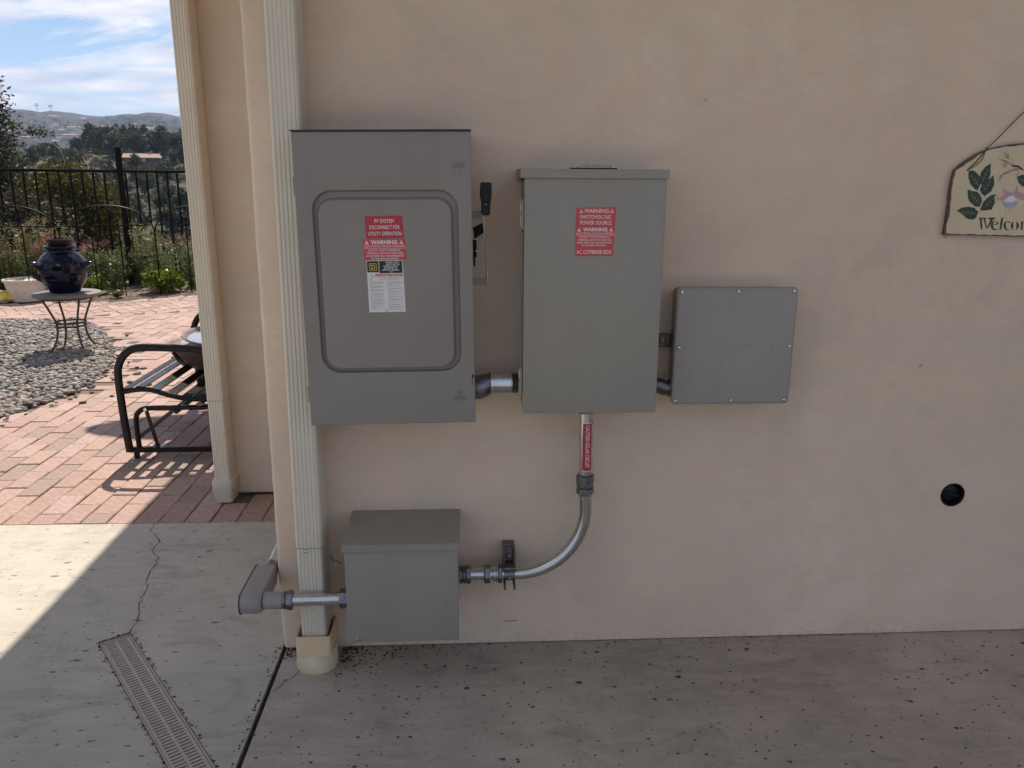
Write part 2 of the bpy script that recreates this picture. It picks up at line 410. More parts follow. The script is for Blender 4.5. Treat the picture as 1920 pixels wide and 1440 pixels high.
def tri_sign(cx_, z0, w, h, y, mat, parent, inkmat, name='warning_triangle', outline=False):
    bm = bmesh.new()
    prism(bm, [(cx_-w/2, z0), (cx_+w/2, z0), (cx_, z0+h)], y, y-.0002)
    t = obj(name, bm, mat, parent)
    if outline:
        bm = prism(bmesh.new(), [(cx_-w*.30, z0+h*.13), (cx_+w*.30, z0+h*.13), (cx_, z0+h*.78)], y-.0002, y-.0003)
        obj('triangle_centre', bm, inkmat, t)
        bm = prism(bmesh.new(), [(cx_-w*.05, z0+h*.2), (cx_+w*.05, z0+h*.2), (cx_+w*.05, z0+h*.6), (cx_-w*.05, z0+h*.6)], y-.0003, y-.0004)
        obj('exclamation_mark', bm, mat, t)
    else:
        bm = prism(bmesh.new(), [(cx_-w*.055, z0+h*.27), (cx_+w*.055, z0+h*.27), (cx_+w*.07, z0+h*.66), (cx_-w*.07, z0+h*.66)], y-.0002, y-.0003)
        prism(bm, [(cx_-w*.05, z0+h*.1), (cx_+w*.05, z0+h*.1), (cx_+w*.05, z0+h*.2), (cx_-w*.05, z0+h*.2)], y-.0002, y-.0003)
        obj('exclamation_mark', bm, inkmat, t)
    return t
def label_plate(name, quad, y, mat, parent, label=None):
    o = obj(name, prism(bmesh.new(), quad, y+.0004, y), mat, parent)
    if label: o['label'] = label
    return o

def leaves(n, shape, size, seed, aspect=.55, quad=True, updir=0):
    """n leaf faces; shape(rng) -> (n,3) centres"""
    g = np.random.default_rng(seed); c = shape(g, n); n = len(c)
    nrm = g.normal(size=(n, 3)); nrm[:, 2] += updir; nrm /= np.linalg.norm(nrm, axis=1)[:, None]
    t = np.cross(nrm, g.normal(size=(n, 3))); t /= np.linalg.norm(t, axis=1)[:, None]
    b = np.cross(nrm, t); s_ = size*g.uniform(.6, 1.35, (n, 1))
    t *= s_; b *= s_*aspect
    v = np.stack([c-t, c-b*1.0+t*.1, c+t, c+b+t*.1], 1).reshape(-1, 3)
    fi = np.arange(n*4).reshape(-1, 4)
    return v, fi
def np_mesh(name, v, fi, mats, mi=None, smooth=False):
    me = bpy.data.meshes.new(name); k_ = fi.shape[1]
    me.vertices.add(len(v)); me.vertices.foreach_set('co', v.astype(np.float32).ravel())
    me.loops.add(fi.size); me.loops.foreach_set('vertex_index', fi.astype(np.int32).ravel())
    me.polygons.add(len(fi)); me.polygons.foreach_set('loop_start', np.arange(0, fi.size, k_, dtype=np.int32))
    for x in (mats if isinstance(mats, (list, tuple)) else [mats]): me.materials.append(x)
    if mi is not None: me.polygons.foreach_set('material_index', mi.astype(np.int32))
    if smooth: me.polygons.foreach_set('use_smooth', np.ones(len(fi), dtype=bool))
    me.update(calc_edges=True); me.validate(); return me
def lobes(k_, rx, ry, rz, spread, zc_, seed):
    g0 = np.random.default_rng(seed)
    cs = g0.normal(size=(k_, 3)); cs /= np.linalg.norm(cs, axis=1)[:, None]; cs *= g0.uniform(.35, 1, (k_, 1))*spread
    rs = g0.uniform(.35, .62, k_)
    def sh(g, n):
        i = g.integers(0, k_, n); d = g.normal(size=(n, 3)); d /= np.linalg.norm(d, axis=1)[:, None]
        d *= (g.uniform(0, 1, (n, 1))**.33)*rs[i][:, None]*g.uniform(.7, 1.1, (n, 1))
        p = cs[i] + d; p *= np.array([rx, ry, rz]); p[:, 2] += zc_; return p
    return sh

# ================================================================== GROUND
jx = -0.539                                     # expansion joint
dr0 = np.array([-1.048, 0.0745]); dd = np.array([.587, -.8096]); dp = np.array([.8096, .587])
def dpt(a, b): p = dr0 + dd*a + dp*b; return (float(p[0]), float(p[1]))
slot = [dpt(-.003, -.045), dpt(-.003, .045), dpt(.755, .045), dpt(.755, -.045)]
def slab(name, outer, holes, mat, bev=.004):
    o = obj(name, plate(outer, holes, -.11, 0), mat); tag(o, kind='structure')
    return o
bm = bmesh.new(); far_e = [(-.8, .905), (-1.32, .907), (-1.83, .913), (-3, .925), (-9, .98)]
vd = {}
def pv_(p):
    if p not in vd: vd[p] = bm.verts.new((p[0], p[1], 0))
    return vd[p]
cutp = (slot[3][0], -9)
jf, jn = (jx-.006, .904), (jx-.006, -9)
for q_ in ([(-9, -9), cutp, slot[3], slot[0]], [(-9, -9), slot[0]]+far_e[1:], [slot[0], slot[1], far_e[0], far_e[1]], [slot[1], slot[2], jf, far_e[0]], [slot[2], slot[3], cutp, jn, jf]):
    bm.faces.new([pv_(p) for p in q_])
be = [e for e in bm.edges if e.is_boundary]
for e in be:
    a, b = e.verts; lo = [bm.verts.new((v.co.x, v.co.y, -.11)) for v in (a, b)]; bm.faces.new((a, b, lo[1], lo[0]))
lslab = obj('concrete_path', bm, M['slab_left']); tag(lslab, kind='structure')
rslab = slab('concrete_driveway', [(jx+.008, -9), (9, -9), (9, .03), (jx+.008, .03)], [], M['slab_right'], .007)
o = obj('joint_filler', B(jx-.02, jx+.02, -9, .9, -.10, -.012), M['joint'], lslab)
# hairline cracks: shallow jagged strips sunk in the slab's skin
def crack(pts, w, parent, seed):
    g = random.Random(seed); P_ = []
    for (x0, y0), (x1, y1) in zip(pts, pts[1:]):
        n = max(2, int(math.hypot(x1-x0, y1-y0)/.018))
        for i in range(n):
            t = i/n; P_.append((x0+(x1-x0)*t+g.uniform(-.007, .007), y0+(y1-y0)*t+g.uniform(-.004, .004)))
    P_.append(pts[-1]); bm = bmesh.new(); prev = None
    for i, (x, y) in enumerate(P_):
        ww = w*g.uniform(.35, 1.2); a = bm.verts.new((x-ww, y, .0008)); b = bm.verts.new((x+ww, y, .0008))
        if prev: bm.faces.new((prev[0], prev[1], b, a))
        prev = (a, b)
    obj('crack', bm, M['crack'], parent)
crack([(-1.239, .905), (-1.225, .83), (-1.159, .74), (-1.165, .66), (-1.115, .60), (-1.106, .544), (-1.10, .44), (-1.075, .38), (-1.065, .318), (-1.03, .20), (-1.015, .095)], .0022, lslab, 3)
crack([(-.47, -.10), (-.49, -.15), (-.525, -.20)], .0016, rslab, 5)

# trench drain
td = thing('trench_drain', 'long tan slotted drain grate set diagonally in the concrete path', 'drain', (dr0[0], dr0[1], 0), (0, 0, math.atan2(dd[1], dd[0])))
# local x runs along the drain, local y across (+y is to the left of travel)
obj('channel', B(-.003, .755, -.045, .045, -.10, -.055), M['channel'], td)
bm = bmesh.new()
for s_ in (-1, 1): box(bm, 0, .753, min(s_*.0385, s_*.0425), max(s_*.0385, s_*.0425), -.06, -.0015)
box(bm, -.001, .003, -.0385, .0385, -.06, -.0015)
obj('frame', bm, M['grate'], td)
bm = bmesh.new()
x0g, pitch, sw = .012, .0128, .0062
box(bm, .005, .750, -.037, -.0295, -.014, -.004); box(bm, .005, .750, .0295, .037, -.014, -.004)
box(bm, .005, .750, -.0035, .0035, -.014, -.004)
for row in ((-.0295, -.0035), (.0035, .0295)):
    box(bm, .005, x0g, row[0], row[1], -.014, -.0042)
    x = x0g
    while x < .735:
        box(bm, x+sw, x+pitch, row[0], row[1], -.014, -.0042); x += pitch
obj('grate', bm, M['grate'], td)
obj('fill_dirt', B(-.002, .754, -.0448, .0448, -.056, -.052), M['soil'], td)
# dirt collected round the drain and in the wall corner
def specks(name, pts, size, mat, label, seed, z=.001, kind='stuff', squash=.5):
    g = np.random.default_rng(seed); V = []; F = []; base = np.array([(1, 0, 0), (0, 1, 0), (-1, 0, 0), (0, -1, 0), (0, 0, 1)], float)
    tri = np.array([(0, 1, 4), (1, 2, 4), (2, 3, 4), (3, 0, 4)])
    for i, p in enumerate(pts):
        s_ = size*g.uniform(.4, 1.5); a = g.uniform(0, PI*2); R_ = np.array([[math.cos(a), -math.sin(a), 0], [math.sin(a), math.cos(a), 0], [0, 0, 1]])
        b = base*np.array([s_, s_*g.uniform(.3, .9), s_*squash])@R_.T; b += g.normal(size=b.shape)*s_*.12
        V.append(b+np.array([p[0], p[1], z])); F.append(tri+i*5)
    o = link(name, np_mesh(name, np.concatenate(V), np.concatenate(F), mat)); tag(o, label, None, None, kind); return o
g = np.random.default_rng(11); pts = []
for i in range(260):
    pts.append((-.372+g.exponential(.085), -.002-g.exponential(.030)*(1+g.uniform(0, 1.2))))
for i in range(35): pts.append((g.uniform(-.53, 1.9), -abs(g.normal())*.010-.002))
for i in range(90): pts.append((-.53+abs(g.normal())*.04, -abs(g.normal())*.03))
pts = [p for p in pts if p[1] < -.001 and not (-.48 < p[0] < -.375 and p[1] > -.13)]
specks('dirt_debris', pts, .0036, M['joint'], 'dark crumbs and dirt gathered in the corner by the wall', 5)
pts = []
for i in range(150):
    a = g.uniform(-.01, .74); b = g.choice([-1, 1])*(.0455+abs(g.normal())*.0035); pts.append(dpt(a, b))
for i in range(60): pts.append(dpt(-.004-abs(g.normal())*.003, g.uniform(-.045, .045)))
for i in range(60):
    t = g.uniform(0, 1); pts.append((jx-.012-abs(g.normal())*.006, -.6*t))
specks('drain_edge_dirt', pts, .0034, M['joint'], 'dark dirt caught along the drain edges and joint', 8)
pts = [(g.uniform(-.4, 2), g.uniform(-.9, -.03)) for i in range(26)]
specks('pale_grit', pts, .0035, M['bag_w'], 'pale grit crumbs scattered on the driveway', 9, squash=.7)

# paver patio
gpoly = [(-4.47, 5.75), (-3.72, 5.73), (-3.45, 5.45), (-3.19, 5.03), (-2.98, 4.66), (-2.82, 4.32), (-2.67, 3.98), (-2.57, 3.66), (-2.50, 3.3), (-2.50, 2.98), (-2.54, 2.75), (-2.62, 2.47), (-2.74, 2.22), (-2.95, 1.95), (-3.4, 1.65), (-4.5, 1.4), (-7.5, 1.5), (-7.5, 5.78)]
def inpoly(x, y, P_):
    c = False; j = len(P_)-1
    for i in range(len(P_)):
        if (P_[i][1] > y) != (P_[j][1] > y) and x < (P_[j][0]-P_[i][0])*(y-P_[i][1])/(P_[j][1]-P_[i][1])+P_[i][0]: c = not c
        j = i
    return c
bedl = [(-8, 6.95), (-5.08, 6.87), (-4.04, 6.93), (-3.7, 7.17), (-3.17, 7.56), (-2.2, 8.1), (0, 9)]
def bed_y(x): return float(np.interp(x, [p[0] for p in bedl], [p[1] for p in bedl]))
patio = obj('brick_patio', plate([(-9, .985), (-3, .93), (-1.83, .918), (-1.32, .912), (-.5, .908), (-.5, 1.25), (-1.0, 1.25), (-1.0, 3.05), (2, 3.05), (2, 9.3), (0, 9), (-2.2, 8.1), (-3.17, 7.56), (-3.7, 7.17), (-4.04, 6.93), (-5.08, 6.87), (-9, 6.95)], [], -.1, -.010), M['sand'])
tag(patio, kind='structure')
def brick_mesh(mat):
    bm = bmesh.new(); L = .0985; Wd = .0485; c_ = .0035
    rows = [[(sx*Wd*1, sy*L, -.05) for sx, sy in ((-1, -1), (1, -1), (1, 1), (-1, 1))],
            [(sx*Wd*1, sy*L, -c_) for sx, sy in ((-1, -1), (1, -1), (1, 1), (-1, 1))],
            [(sx*(Wd-c_), sy*(L-c_), 0) for sx, sy in ((-1, -1), (1, -1), (1, 1), (-1, 1))]]
    loft(bm, rows, False, True); return mesh_of('brick', bm, mat)
bmeshes = [brick_mesh(x) for x in BR]
bricks = []     # x, y, rot, length scale
curve = [(-3.574, 6.047), (-3.147, 5.37), (-2.817, 4.77), (-2.653, 4.426), (-2.393, 3.74), (-2.358, 3.113), (-2.40, 2.9)]
def zone(x, y):
    if y > 6.05 + .35*(x+3.6)*(x > -3.6): return 'C'
    if y > 5.78 and x < -3.72: return 'D'
    cxv = float(np.interp(-y, [-p[1] for p in curve], [p[0] for p in curve]))
    if y > 2.9 and x < cxv: return 'B'
    return 'A'
def free(x, y):
    if x > -1.045 and 1.19 < y < 3.1: return False
    if x > -.55 and y < 1.2: return False
    if inpoly(x, y, gpoly): return False
    return y < bed_y(x)-.03 and y > .9
k_ = 0
for ix in range(int(-7.5/.101), 20):
    x = ix*.101+.03; off = .1 if ix % 2 else 0
    y0 = float(np.interp(x, [-9, -3, -1.83, -.5], [.985, .93, .918, .910]))+.002
    yb = y0 - (.101 if ix % 2 else 0)+.0
    while yb < 8.9:
        a, b = yb, yb+.198; yb += .2015
        if a < y0: a = y0
        if b-a < .05: continue
        xc, yc = x, (a+b)/2
        if zone(xc, yc) != 'A' or not free(xc, yc): continue
        bricks.append((xc, yc, 0, (b-a)/.197))
for iy in range(0, 40):      # courses beside the gravel, laid across
    y = 2.9+iy*.101
    for ix in range(-24, -6):
        x = ix*.2015+(.1 if iy % 2 else 0)
        if zone(x, y) in 'B' and free(x, y): bricks.append((x, y, PI/2, 1))
for iy in range(0, 14):
    y = 5.81+iy*.101
    for ix in range(-36, -14):
        x = ix*.2015+(.1 if iy % 2 else 0)
        if zone(x, y) == 'D' and free(x, y): bricks.append((x, y, PI/2, 1))
# herringbone at the far end
ca, sa = math.cos(.62), math.sin(.62)
for i in range(-60, 60):
    for j in range(-60, 60):
        q = (i-j) % 4
        for typ in (0, 1):
            if typ == 0 and (i-j) % 4 == 0: uu, vv, rr = i+1.0, j+.5, PI/2
            elif typ == 1 and (i-j) % 4 == 3: uu, vv, rr = i+.5, j+1.0, 0
            else: continue
            uu *= .1008; vv *= .1008; x = -3+ca*uu-sa*vv; y = 7+sa*uu+ca*vv
            if zone(x, y) == 'C' and free(x, y): bricks.append((x, y, rr+.62, 1))
def inview(x, y, z=0):
    d = Vector((x, y, z))-CAM; zz = d.dot(f2); return -.66 < d.dot(r2)/zz < .66
def shows(x, y):
    if not inview(x, y): return False
    # behind the far or near wall
    if y > 1.2 and (x-0)/(y+2.1) > -1.05/(3.3): return False
    if y > 0 and (x-0)/(y+2.1) > -.545/2.1: return False
    return True
bricks.sort(key=lambda b: (not shows(b[0], b[1]), b[1]))
g = random.Random(4); V = []; F = []; MI = []; n_v = 0
for i, (x, y, a, ls) in enumerate(bricks):
    near_edge = y < 1.6
    w = [4, 4, 3, 3, .3, 3, 1]
    if y < 1.75: w = [3, 3, 1.5, 2, 2.2, 1.5, 4.5]
    mi = g.choices(range(7), w)[0]
    z = -.002+g.uniform(-.003, .0028); tx, ty = g.uniform(-.014, .014), g.uniform(-.010, .010); a += g.uniform(-.010, .010)
    if i < 300:
        o = link('brick', bmeshes[mi], patio, (x, y, z), (tx, ty, a)); o.scale = (1, ls, 1)
    else:
        me = bmeshes[mi]; R_ = Matrix.Rotation(a, 3, 'Z')@Matrix.Rotation(ty, 3, 'Y')@Matrix.Rotation(tx, 3, 'X')
        for v in me.vertices: V.append(Vector((x, y, z))+R_@Vector((v.co.x, v.co.y*ls, v.co.z)))
        for p in me.polygons: F.append([n_v+q for q in p.vertices]); MI.append(mi)
        n_v += len(me.vertices)
me = bpy.data.meshes.new('far_bricks'); me.from_pydata([tuple(v) for v in V], [], F)
for x in BR: me.materials.append(x)
me.polygons.foreach_set('material_index', MI); me.update()
o = link('brick_field', me, patio); tag(o, kind='stuff')

# river-pebble bed
grav = obj('gravel_base', plate(gpoly, [], -.09, -.012), M['soil']); tag(grav, kind='structure')
PC = [simple('pebble_%s' % n_, c, .75, var=.25, vs=60) for n_, c in (('tan', (.24, .20, .16)), ('grey', (.18, .165, .15)), ('dark', (.06, .055, .05)), ('pale', (.36, .33, .29)), ('pink', (.24, .18, .155)))]
bm = bmesh.new(); bmesh.ops.create_icosphere(bm, subdivisions=1, radius=1); bmesh.ops.triangulate(bm, faces=bm.faces)
bm.verts.ensure_lookup_table(); iv = np.array([v.co[:] for v in bm.verts]); it = np.array([[v.index for v in f_.verts] for f_ in bm.faces]); bm.free()
gr = np.random.default_rng(3); P_ = []
def gv(x, y): return inview(x, y) or inview(x+.35, y)
n_try = 0
cell = .034; yy = 1.7
while yy < 5.76:
    sp = cell*(1 + max(0, (yy-3.2))*.10); x = -6.0
    while x < -2.45:
        px, py = x+gr.uniform(-.5, .5)*sp, yy+gr.uniform(-.5, .5)*sp
        if inpoly(px, py, gpoly) and gv(px, py): P_.append((px, py, sp))
        x += sp*.78
    yy += sp*.72
for i in range(60):                                  # a few strays over the edge
    q = gpoly[gr.integers(4, 12)]; px, py = q[0]+abs(gr.normal())*.05-.02, q[1]+gr.normal()*.12
    P_.append((px, py, .024))
np_ = len(P_); P3 = np.array(P_)
sc = P3[:, 2:3]*gr.uniform(.42, .80, (np_, 1))*np.stack([gr.uniform(.8, 1.4, np_), gr.uniform(.6, 1, np_), gr.uniform(.5, .75, np_)], 1)
ang = gr.uniform(0, 2*PI, np_); tl = gr.normal(size=np_)*.25
V = iv[None]*sc[:, None, :]*(1+gr.normal(size=(np_, len(iv), 1))*.07)
ct, st = np.cos(tl)[:, None], np.sin(tl)[:, None]; y_, z_ = V[..., 1].copy(), V[..., 2].copy(); V[..., 1] = y_*ct-z_*st; V[..., 2] = y_*st+z_*ct
c_, s_ = np.cos(ang)[:, None], np.sin(ang)[:, None]; x_, y_ = V[..., 0].copy(), V[..., 1].copy(); V[..., 0] = x_*c_-y_*s_; V[..., 1] = x_*s_+y_*c_
V[..., 0] += P3[:, 0:1]; V[..., 1] += P3[:, 1:2]; V[..., 2] += gr.uniform(-.004, .012, (np_, 1))
F = (it[None]+np.arange(np_)[:, None, None]*len(iv)).reshape(-1, 3)
mi = np.repeat(gr.choice(5, np_, p=[.30, .30, .10, .17, .13]), len(it))
o = link('pebbles', np_mesh('pebbles', V.reshape(-1, 3), F, PC, mi, True)); tag(o, 'rounded river pebbles in tan, grey and brown beside the patio', None, None, 'stuff')
# loose stones and leaves on the pavers
sm = []
for i in range(4):
    bm = bmesh.new(); bmesh.ops.create_icosphere(bm, subdivisions=2, radius=1)
    for v in bm.verts:
        v.co *= 1+.28*mnoise.noise(v.co*1.7+Vector((i*9, 0, 0))); v.co = Vector((v.co.x*.017, v.co.y*.011, v.co.z*.006))
    sm.append(mesh_of('loose_stone', bm, M['bark'] if i % 2 else PC[2], 'all'))
for i, (x, y) in enumerate([(-2.378, 3.665), (-2.30, 3.494), (-2.449, 3.088), (-2.242, 4.0), (-2.381, 2.95), (-2.297, 3.454), (-2.20, 3.406), (-2.147, 3.663), (-2.317, 3.621), (-2.434, 2.85), (-2.33, 2.72), (-2.10, 3.15), (-2.22, 2.86), (-2.39, 3.30), (-2.25, 3.22)]):
    o = link('loose_stone', sm[i % 4], None, (x, y, .004), (0, 0, i*1.3)); o.scale = (1+.3*(i % 3),)*3
    tag(o, 'small dark stone or leaf lying loose on the brick pavers beside the pebble bed', 'stone', 'loose stones on the pavers')

# ================================================================== HOUSE
house = thing('house', 'beige stucco house whose stepped shaded wall carries the electrical boxes', 'house', (0, 0, 0))
hole = [(1.395+.036*math.cos(a*PI/16), .4445+.0355*math.sin(a*PI/16)) for a in range(32)]
bm = plate([(-.50, .003), (6.5, .003), (6.5, 2.76), (-.50, 2.76)], [hole], -.2, 0)
for v in bm.verts: v.co = Vector((v.co.x, -v.co.z, v.co.y))
# rounded, slightly wavy corner joined to the flat wall
gw = random.Random(3); rows = []
for i in range(60):
    z = .003+(2.76-.003)*i/59; xe = -.5425+.0055*min(1, z/1.7)+gw.uniform(-.0010, .0010)+(.004*max(0, 1-z/.02))
    rc = .013; pr = [(-.50, 0)]
    for j in range(7): a = j/6*PI/2; pr.append((xe+rc-rc*math.sin(a), rc-rc*math.cos(a)))
    pr += [(xe, .2)]; rows.append([bm.verts.new((x, y, z)) for x, y in pr])
for a, b in zip(rows, rows[1:]):
    for j in range(len(a)-1): bm.faces.new((a[j], a[j+1], b[j+1], b[j]))
w = obj('wall', bm, M['stucco'], house, True)
obj('wall', B(-.536, 6.5, .2005, 3.1, -.05, 2.76), M['stucco'], house)
w = obj('wall', prism(bmesh.new(), [(-1.022, .004), (-.5365, .004), (-.5365, 2.76), (-1.05, 2.76)], 1.2, 3.1), M['stucco_far'], house)
md = w.modifiers.new('bevel', 'BEVEL'); md.width = .012; md.segments = 3; md.limit_method = 'ANGLE'
obj('soffit', B(-1.50, 6.9, -1.2, 3.40, 2.762, 2.80), M['soffit'], house)
bm = bmesh.new()
for i in range(14):
    t = i/14; box(bm, -1.52, 6.92, -1.22+t*2.2, -1.22+(t+1/14)*2.2+.02, 2.803+t*.7, 2.83+t*.7+.01)
    box(bm, -1.52, 6.92, 3.42-(t+1/14)*2.2, 3.42-t*2.2+.02, 2.803+t*.7+.0, 2.83+t*.7+.01)
obj('roof_tiles', bm, M['roof'], house)

def downspout(root, x0, x1, yf, yb, z0, z1, side='r', ribs=6, name='upper_pipe', mat=None):
    w = x1-x0; P_ = []; rc = .010
    P_.append((x0+.004, yf)); rw = w*.86; n = ribs
    for i in range(n):
        a = x0+.008+rw*(i/n); st = rw/n
        P_ += [(a, yf), (a+st*.18, yf+.0017), (a+st*.42, yf+.0017), (a+st*.6, yf)]
    for i in range(6): t = i/5*PI/2; P_.append((x1-rc+rc*math.sin(t), yf+rc-rc*math.cos(t)))
    for i in range(5): t = i/4*PI/2; P_.append((x1-rc+rc*math.cos(t), yb-rc+rc*math.sin(t)))
    P_ += [(x0+.006, yb), (x0, yb-.006), (x0, yf+.005)]
    bm = bmesh.new(); loft(bm, [[(x, y, z0) for x, y in P_], [(x, y, z1) for x, y in P_]])
    return obj(name, bm, mat or M['ds'], root, True)
dsr = thing('downspout', 'cream ribbed downspout passing behind the large grey switch box', 'downspout', (-.4615, 0, 0), (0, .0052, 0))
X = .4615
downspout(dsr, -.461+X, -.391+X, -.122, -.022, .372, 2.745)
downspout(dsr, -.4595+X, -.3925+X, -.1205, -.0235, .07, .392, name='lower_pipe')
obj('seam', B(-.4605+X, -.3915+X, -.1215, -.0225, .3705, .3722), M['ds_dark'], dsr)
obj('screw', lathe(bmesh.new(), [(.0045, 0), (.004, .0015), (.001, .003)], n=12), M['screw'], dsr, True, (-.437+X, -.1215, .362), (PI/2, 0, 0))
obj('strap', B(-.3885+X, -.372+X, -.024, -.0005, 1.9, 1.93), M['ds'], dsr)
c_ = rbox(bmesh.new(), 0, 0, .1, .1, .006, 0, 1)
bm = bmesh.new()
ol = [(x, y) for x, y in rrect(.094, .112, .008, 4)]; il = [(x, y) for x, y in rrect(.088, .106, .006, 4)]
cxx, cyy = -.4275+X, -.077
loft(bm, [[(cxx+x, cyy+y, .058) for x, y in ol], [(cxx+x, cyy+y, .116) for x, y in ol], [(cxx+x, cyy+y, .116) for x, y in il], [(cxx+x, cyy+y, .07) for x, y in il]], True, False)
obj('collar', bm, M['collar'], dsr, True)
bm = bmesh.new(); lathe(bm, [(.056, 0), (.0575, .003), (.0555, .052), (.053, .0565), (.03, .0575)], (-.429+X, -.078), 40, 1.0, 1.0)
obj('round_adapter', bm, M['adapter'], dsr, True)
fr = thing('downspout', 'cream ribbed downspout at the outer corner of the far wall', 'downspout', (-1.05, 1.1, 0), (0, -.004, 0))
fX = 1.05
downspout(fr, -1.058+fX, -.992+fX, 0, .098, .445, 2.745, ribs=5)
downspout(fr, -1.0565+fX, -.9935+fX, .0015, .0965, .06, .47, ribs=5, name='lower_pipe')
obj('seam', B(-1.058+fX, -.992+fX, .0005, .0975, .4435, .4452), M['ds_dark'], fr)
bm = bmesh.new()
for z, s_ in ((.0, .9), (.012, .97), (.055, 1.0), (.10, 1.0)):
    pass
loft(bm, [[(-.0+.025-fX+fX+x*s_-.001, .048+y*s_, z) for x, y in rrect(.084, .118, .012, 4)] for z, s_ in ((.004, .80), (.03, .86), (.045, 1), (.102, 1))])
obj('boot', bm, M['boot'], fr, True)

# round opening in the wall
vt = thing('wall_pipe_opening', 'small round black pipe opening low in the stucco wall', 'pipe', (1.395, 0, .4445))
bm = bmesh.new(); prof = [(.0355, .030), (.0355, -.0015), (.034, -.0035), (.0315, -.002), (.0305, .028)]
lathe(bm, [(a, b) for a, b in prof], n=40, cap=False)
obj('pipe_rim', bm, M['black_plastic'], vt, 'all', rot=(-PI/2, 0, 0))
bm = bmesh.new(); lathe(bm, [(.031, .0), (.029, -.004), (.02, -.007), (.004, -.008)], n=40); 
obj('cap', bm, M['black_plastic'], vt, 'all', (0, .016, 0), (-PI/2, 0, 0))
obj('cap_bar', B(-.024, .024, .001, .010, -.003, .003, .002), M['black_plastic'], vt, loc=(0, 0, 0), rot=(0, .25, 0))

# ================================================================== SAFETY SWITCH
sc_x, sc_z = -.1878, 1.0805
sw = thing('safety_switch', 'largest grey box, with a raised door panel and a black lever', 'electrical box', (sc_x, 0, sc_z), (0, -.0117, 0))
def s2(x, z):  # world -> local in the tilted box
    dx, dz = x-sc_x, z-sc_z; a = .0117; return (dx*math.cos(a)-dz*math.sin(a)*-1*-1 if False else dx+dz*a, dz-dx*a)
Wd, Ht = .4015, .6865
obj('enclosure', rbox(bmesh.new(), 0, 0, Wd-.012, Ht-.010, .003, -.001, -.188, .001), M['grey_paint'], sw, True)
bm = bmesh.new(); L = []
oc = ((-.354-.0165)/2-sc_x, (1.2965+.867)/2-sc_z); ow, oh = .337, .4305; ic = ((-.3375-.037)/2-sc_x, (1.271+.881)/2-sc_z); iw, ih = .3005, .3920
oc = (oc[0]+oc[1]*.0117, oc[1]); ic = (ic[0]+ic[1]*.0117, ic[1])
def ring(w_, h_, r_, y, c_=(0, 0)): return [(c_[0]+x, y, c_[1]+z) for x, z in rrect(w_, h_, r_, 12)]
L += [ring(Wd, Ht, .0015, -.176), ring(Wd, Ht, .0015, -.1985), ring(Wd-.003, Ht-.003, .0015, -.200)]
L += [ring(ow+.003, oh+.003, .0475, -.2003, oc), ring(ow, oh, .046, -.2000, oc), ring(ow-.003, oh-.003, .0455, -.1995, oc)]
for t, yy_ in ((.06, -.1970), (.14, -.1900), (.24, -.1865), (.45, -.1855), (.66, -.1865), (.78, -.1920), (.88, -.2000), (.95, -.2022)):
    c_ = (oc[0]+(ic[0]-oc[0])*t, oc[1]+(ic[1]-oc[1])*t)
    L.append(ring(ow+(iw-ow)*t, oh+(ih-oh)*t, .045-.012*t, yy_, c_))
L += [ring(iw, ih, .033, -.2028, ic), ring(iw-.004, ih-.004, .032, -.2030, ic)]
loft(bm, L); obj('door', bm, M['grey_paint'], sw, True)
bm = B(-Wd/2-.002, Wd/2+.001, -.206, -.004, Ht/2+.001, Ht/2+.0035); obj('drip_lip', bm, M['edge_dark'], sw)
for za_ in (.205, -.285): obj('hinge', B(-Wd/2-.0035, -Wd/2+.003, -.196, -.17, za_, za_+.04, .001), M['grey_paint'], sw)
yl = -.2033; ye = -.2007
LP = thing
def sq(pts): return [s2(*p) for p in pts]
# stickers
st = label_plate('sticker', sq([(-.2335, 1.186), (-.1465, 1.187), (-.1495, 1.2385), (-.2355, 1.2365)]), yl, M['red1'], sw, 'deep red sticker headed PV SYSTEM')
def LT(s, x0, x1, z0, z1, y, mat, par, **k):
    a = s2((x0+x1)/2, (z0+z1)/2); w_, h_ = (x1-x0)/2, (z1-z0)/2
    return lettering(s, a[0]-w_, a[0]+w_, a[1]-h_, a[1]+h_, y, mat, par, **k)
LT('PV SYSTEM', -.2135, -.1690, 1.2215, 1.2305, yl-.0003, M['white'], st, bold=.010)
LT('DISCONNECT FOR', -.2255, -.1555, 1.2075, 1.2165, yl-.0003, M['white'], st, bold=.010)
LT('UTILITY OPERATION', -.2285, -.1520, 1.1930, 1.2020, yl-.0003, M['white'], st, bold=.010)
st = label_plate('sticker', sq([(-.2395, 1.1365), (-.1415, 1.1375), (-.1435, 1.1855), (-.2415, 1.1845)]), yl-.0001, M['red2'], sw, 'lighter red sticker reading WARNING')
LT('WARNING', -.2235, -.1620, 1.1730, 1.1825, yl-.0004, M['white'], st, bold=.035)
a = s2(-.2325, 1.1728); tri_sign(a[0], a[1], .0095, .0090, yl-.0003, M['white'], st, M['red2'])
a = s2(-.1530, 1.1740); tri_sign(a[0], a[1], .0095, .0090, yl-.0003, M['white'], st, M['red2'])
LT('ELECTRICAL SHOCK HAZARD', -.2380, -.1455, 1.1663, 1.1712, yl-.0004, M['white'], st, bold=.004)
LT('_', -.2405, -.1430, 1.1635, 1.1643, yl-.0004, M['white'], st, name='underline')
for i, (s_, a_, b_) in enumerate((('DO NOT TOUCH TERMINALS.', -.2300, -.1545), ('TERMINALS ON BOTH LINE AND', -.2335, -.1490), ('LOAD SIDES MAY BE ENERGIZED', -.2350, -.1475), ('IN THE OPEN POSITION.', -.2225, -.1600))):
    LT(s_, a_, b_, 1.1572-.0063*i, 1.1610-.0063*i, yl-.0004, M['white'], st, bold=.02)
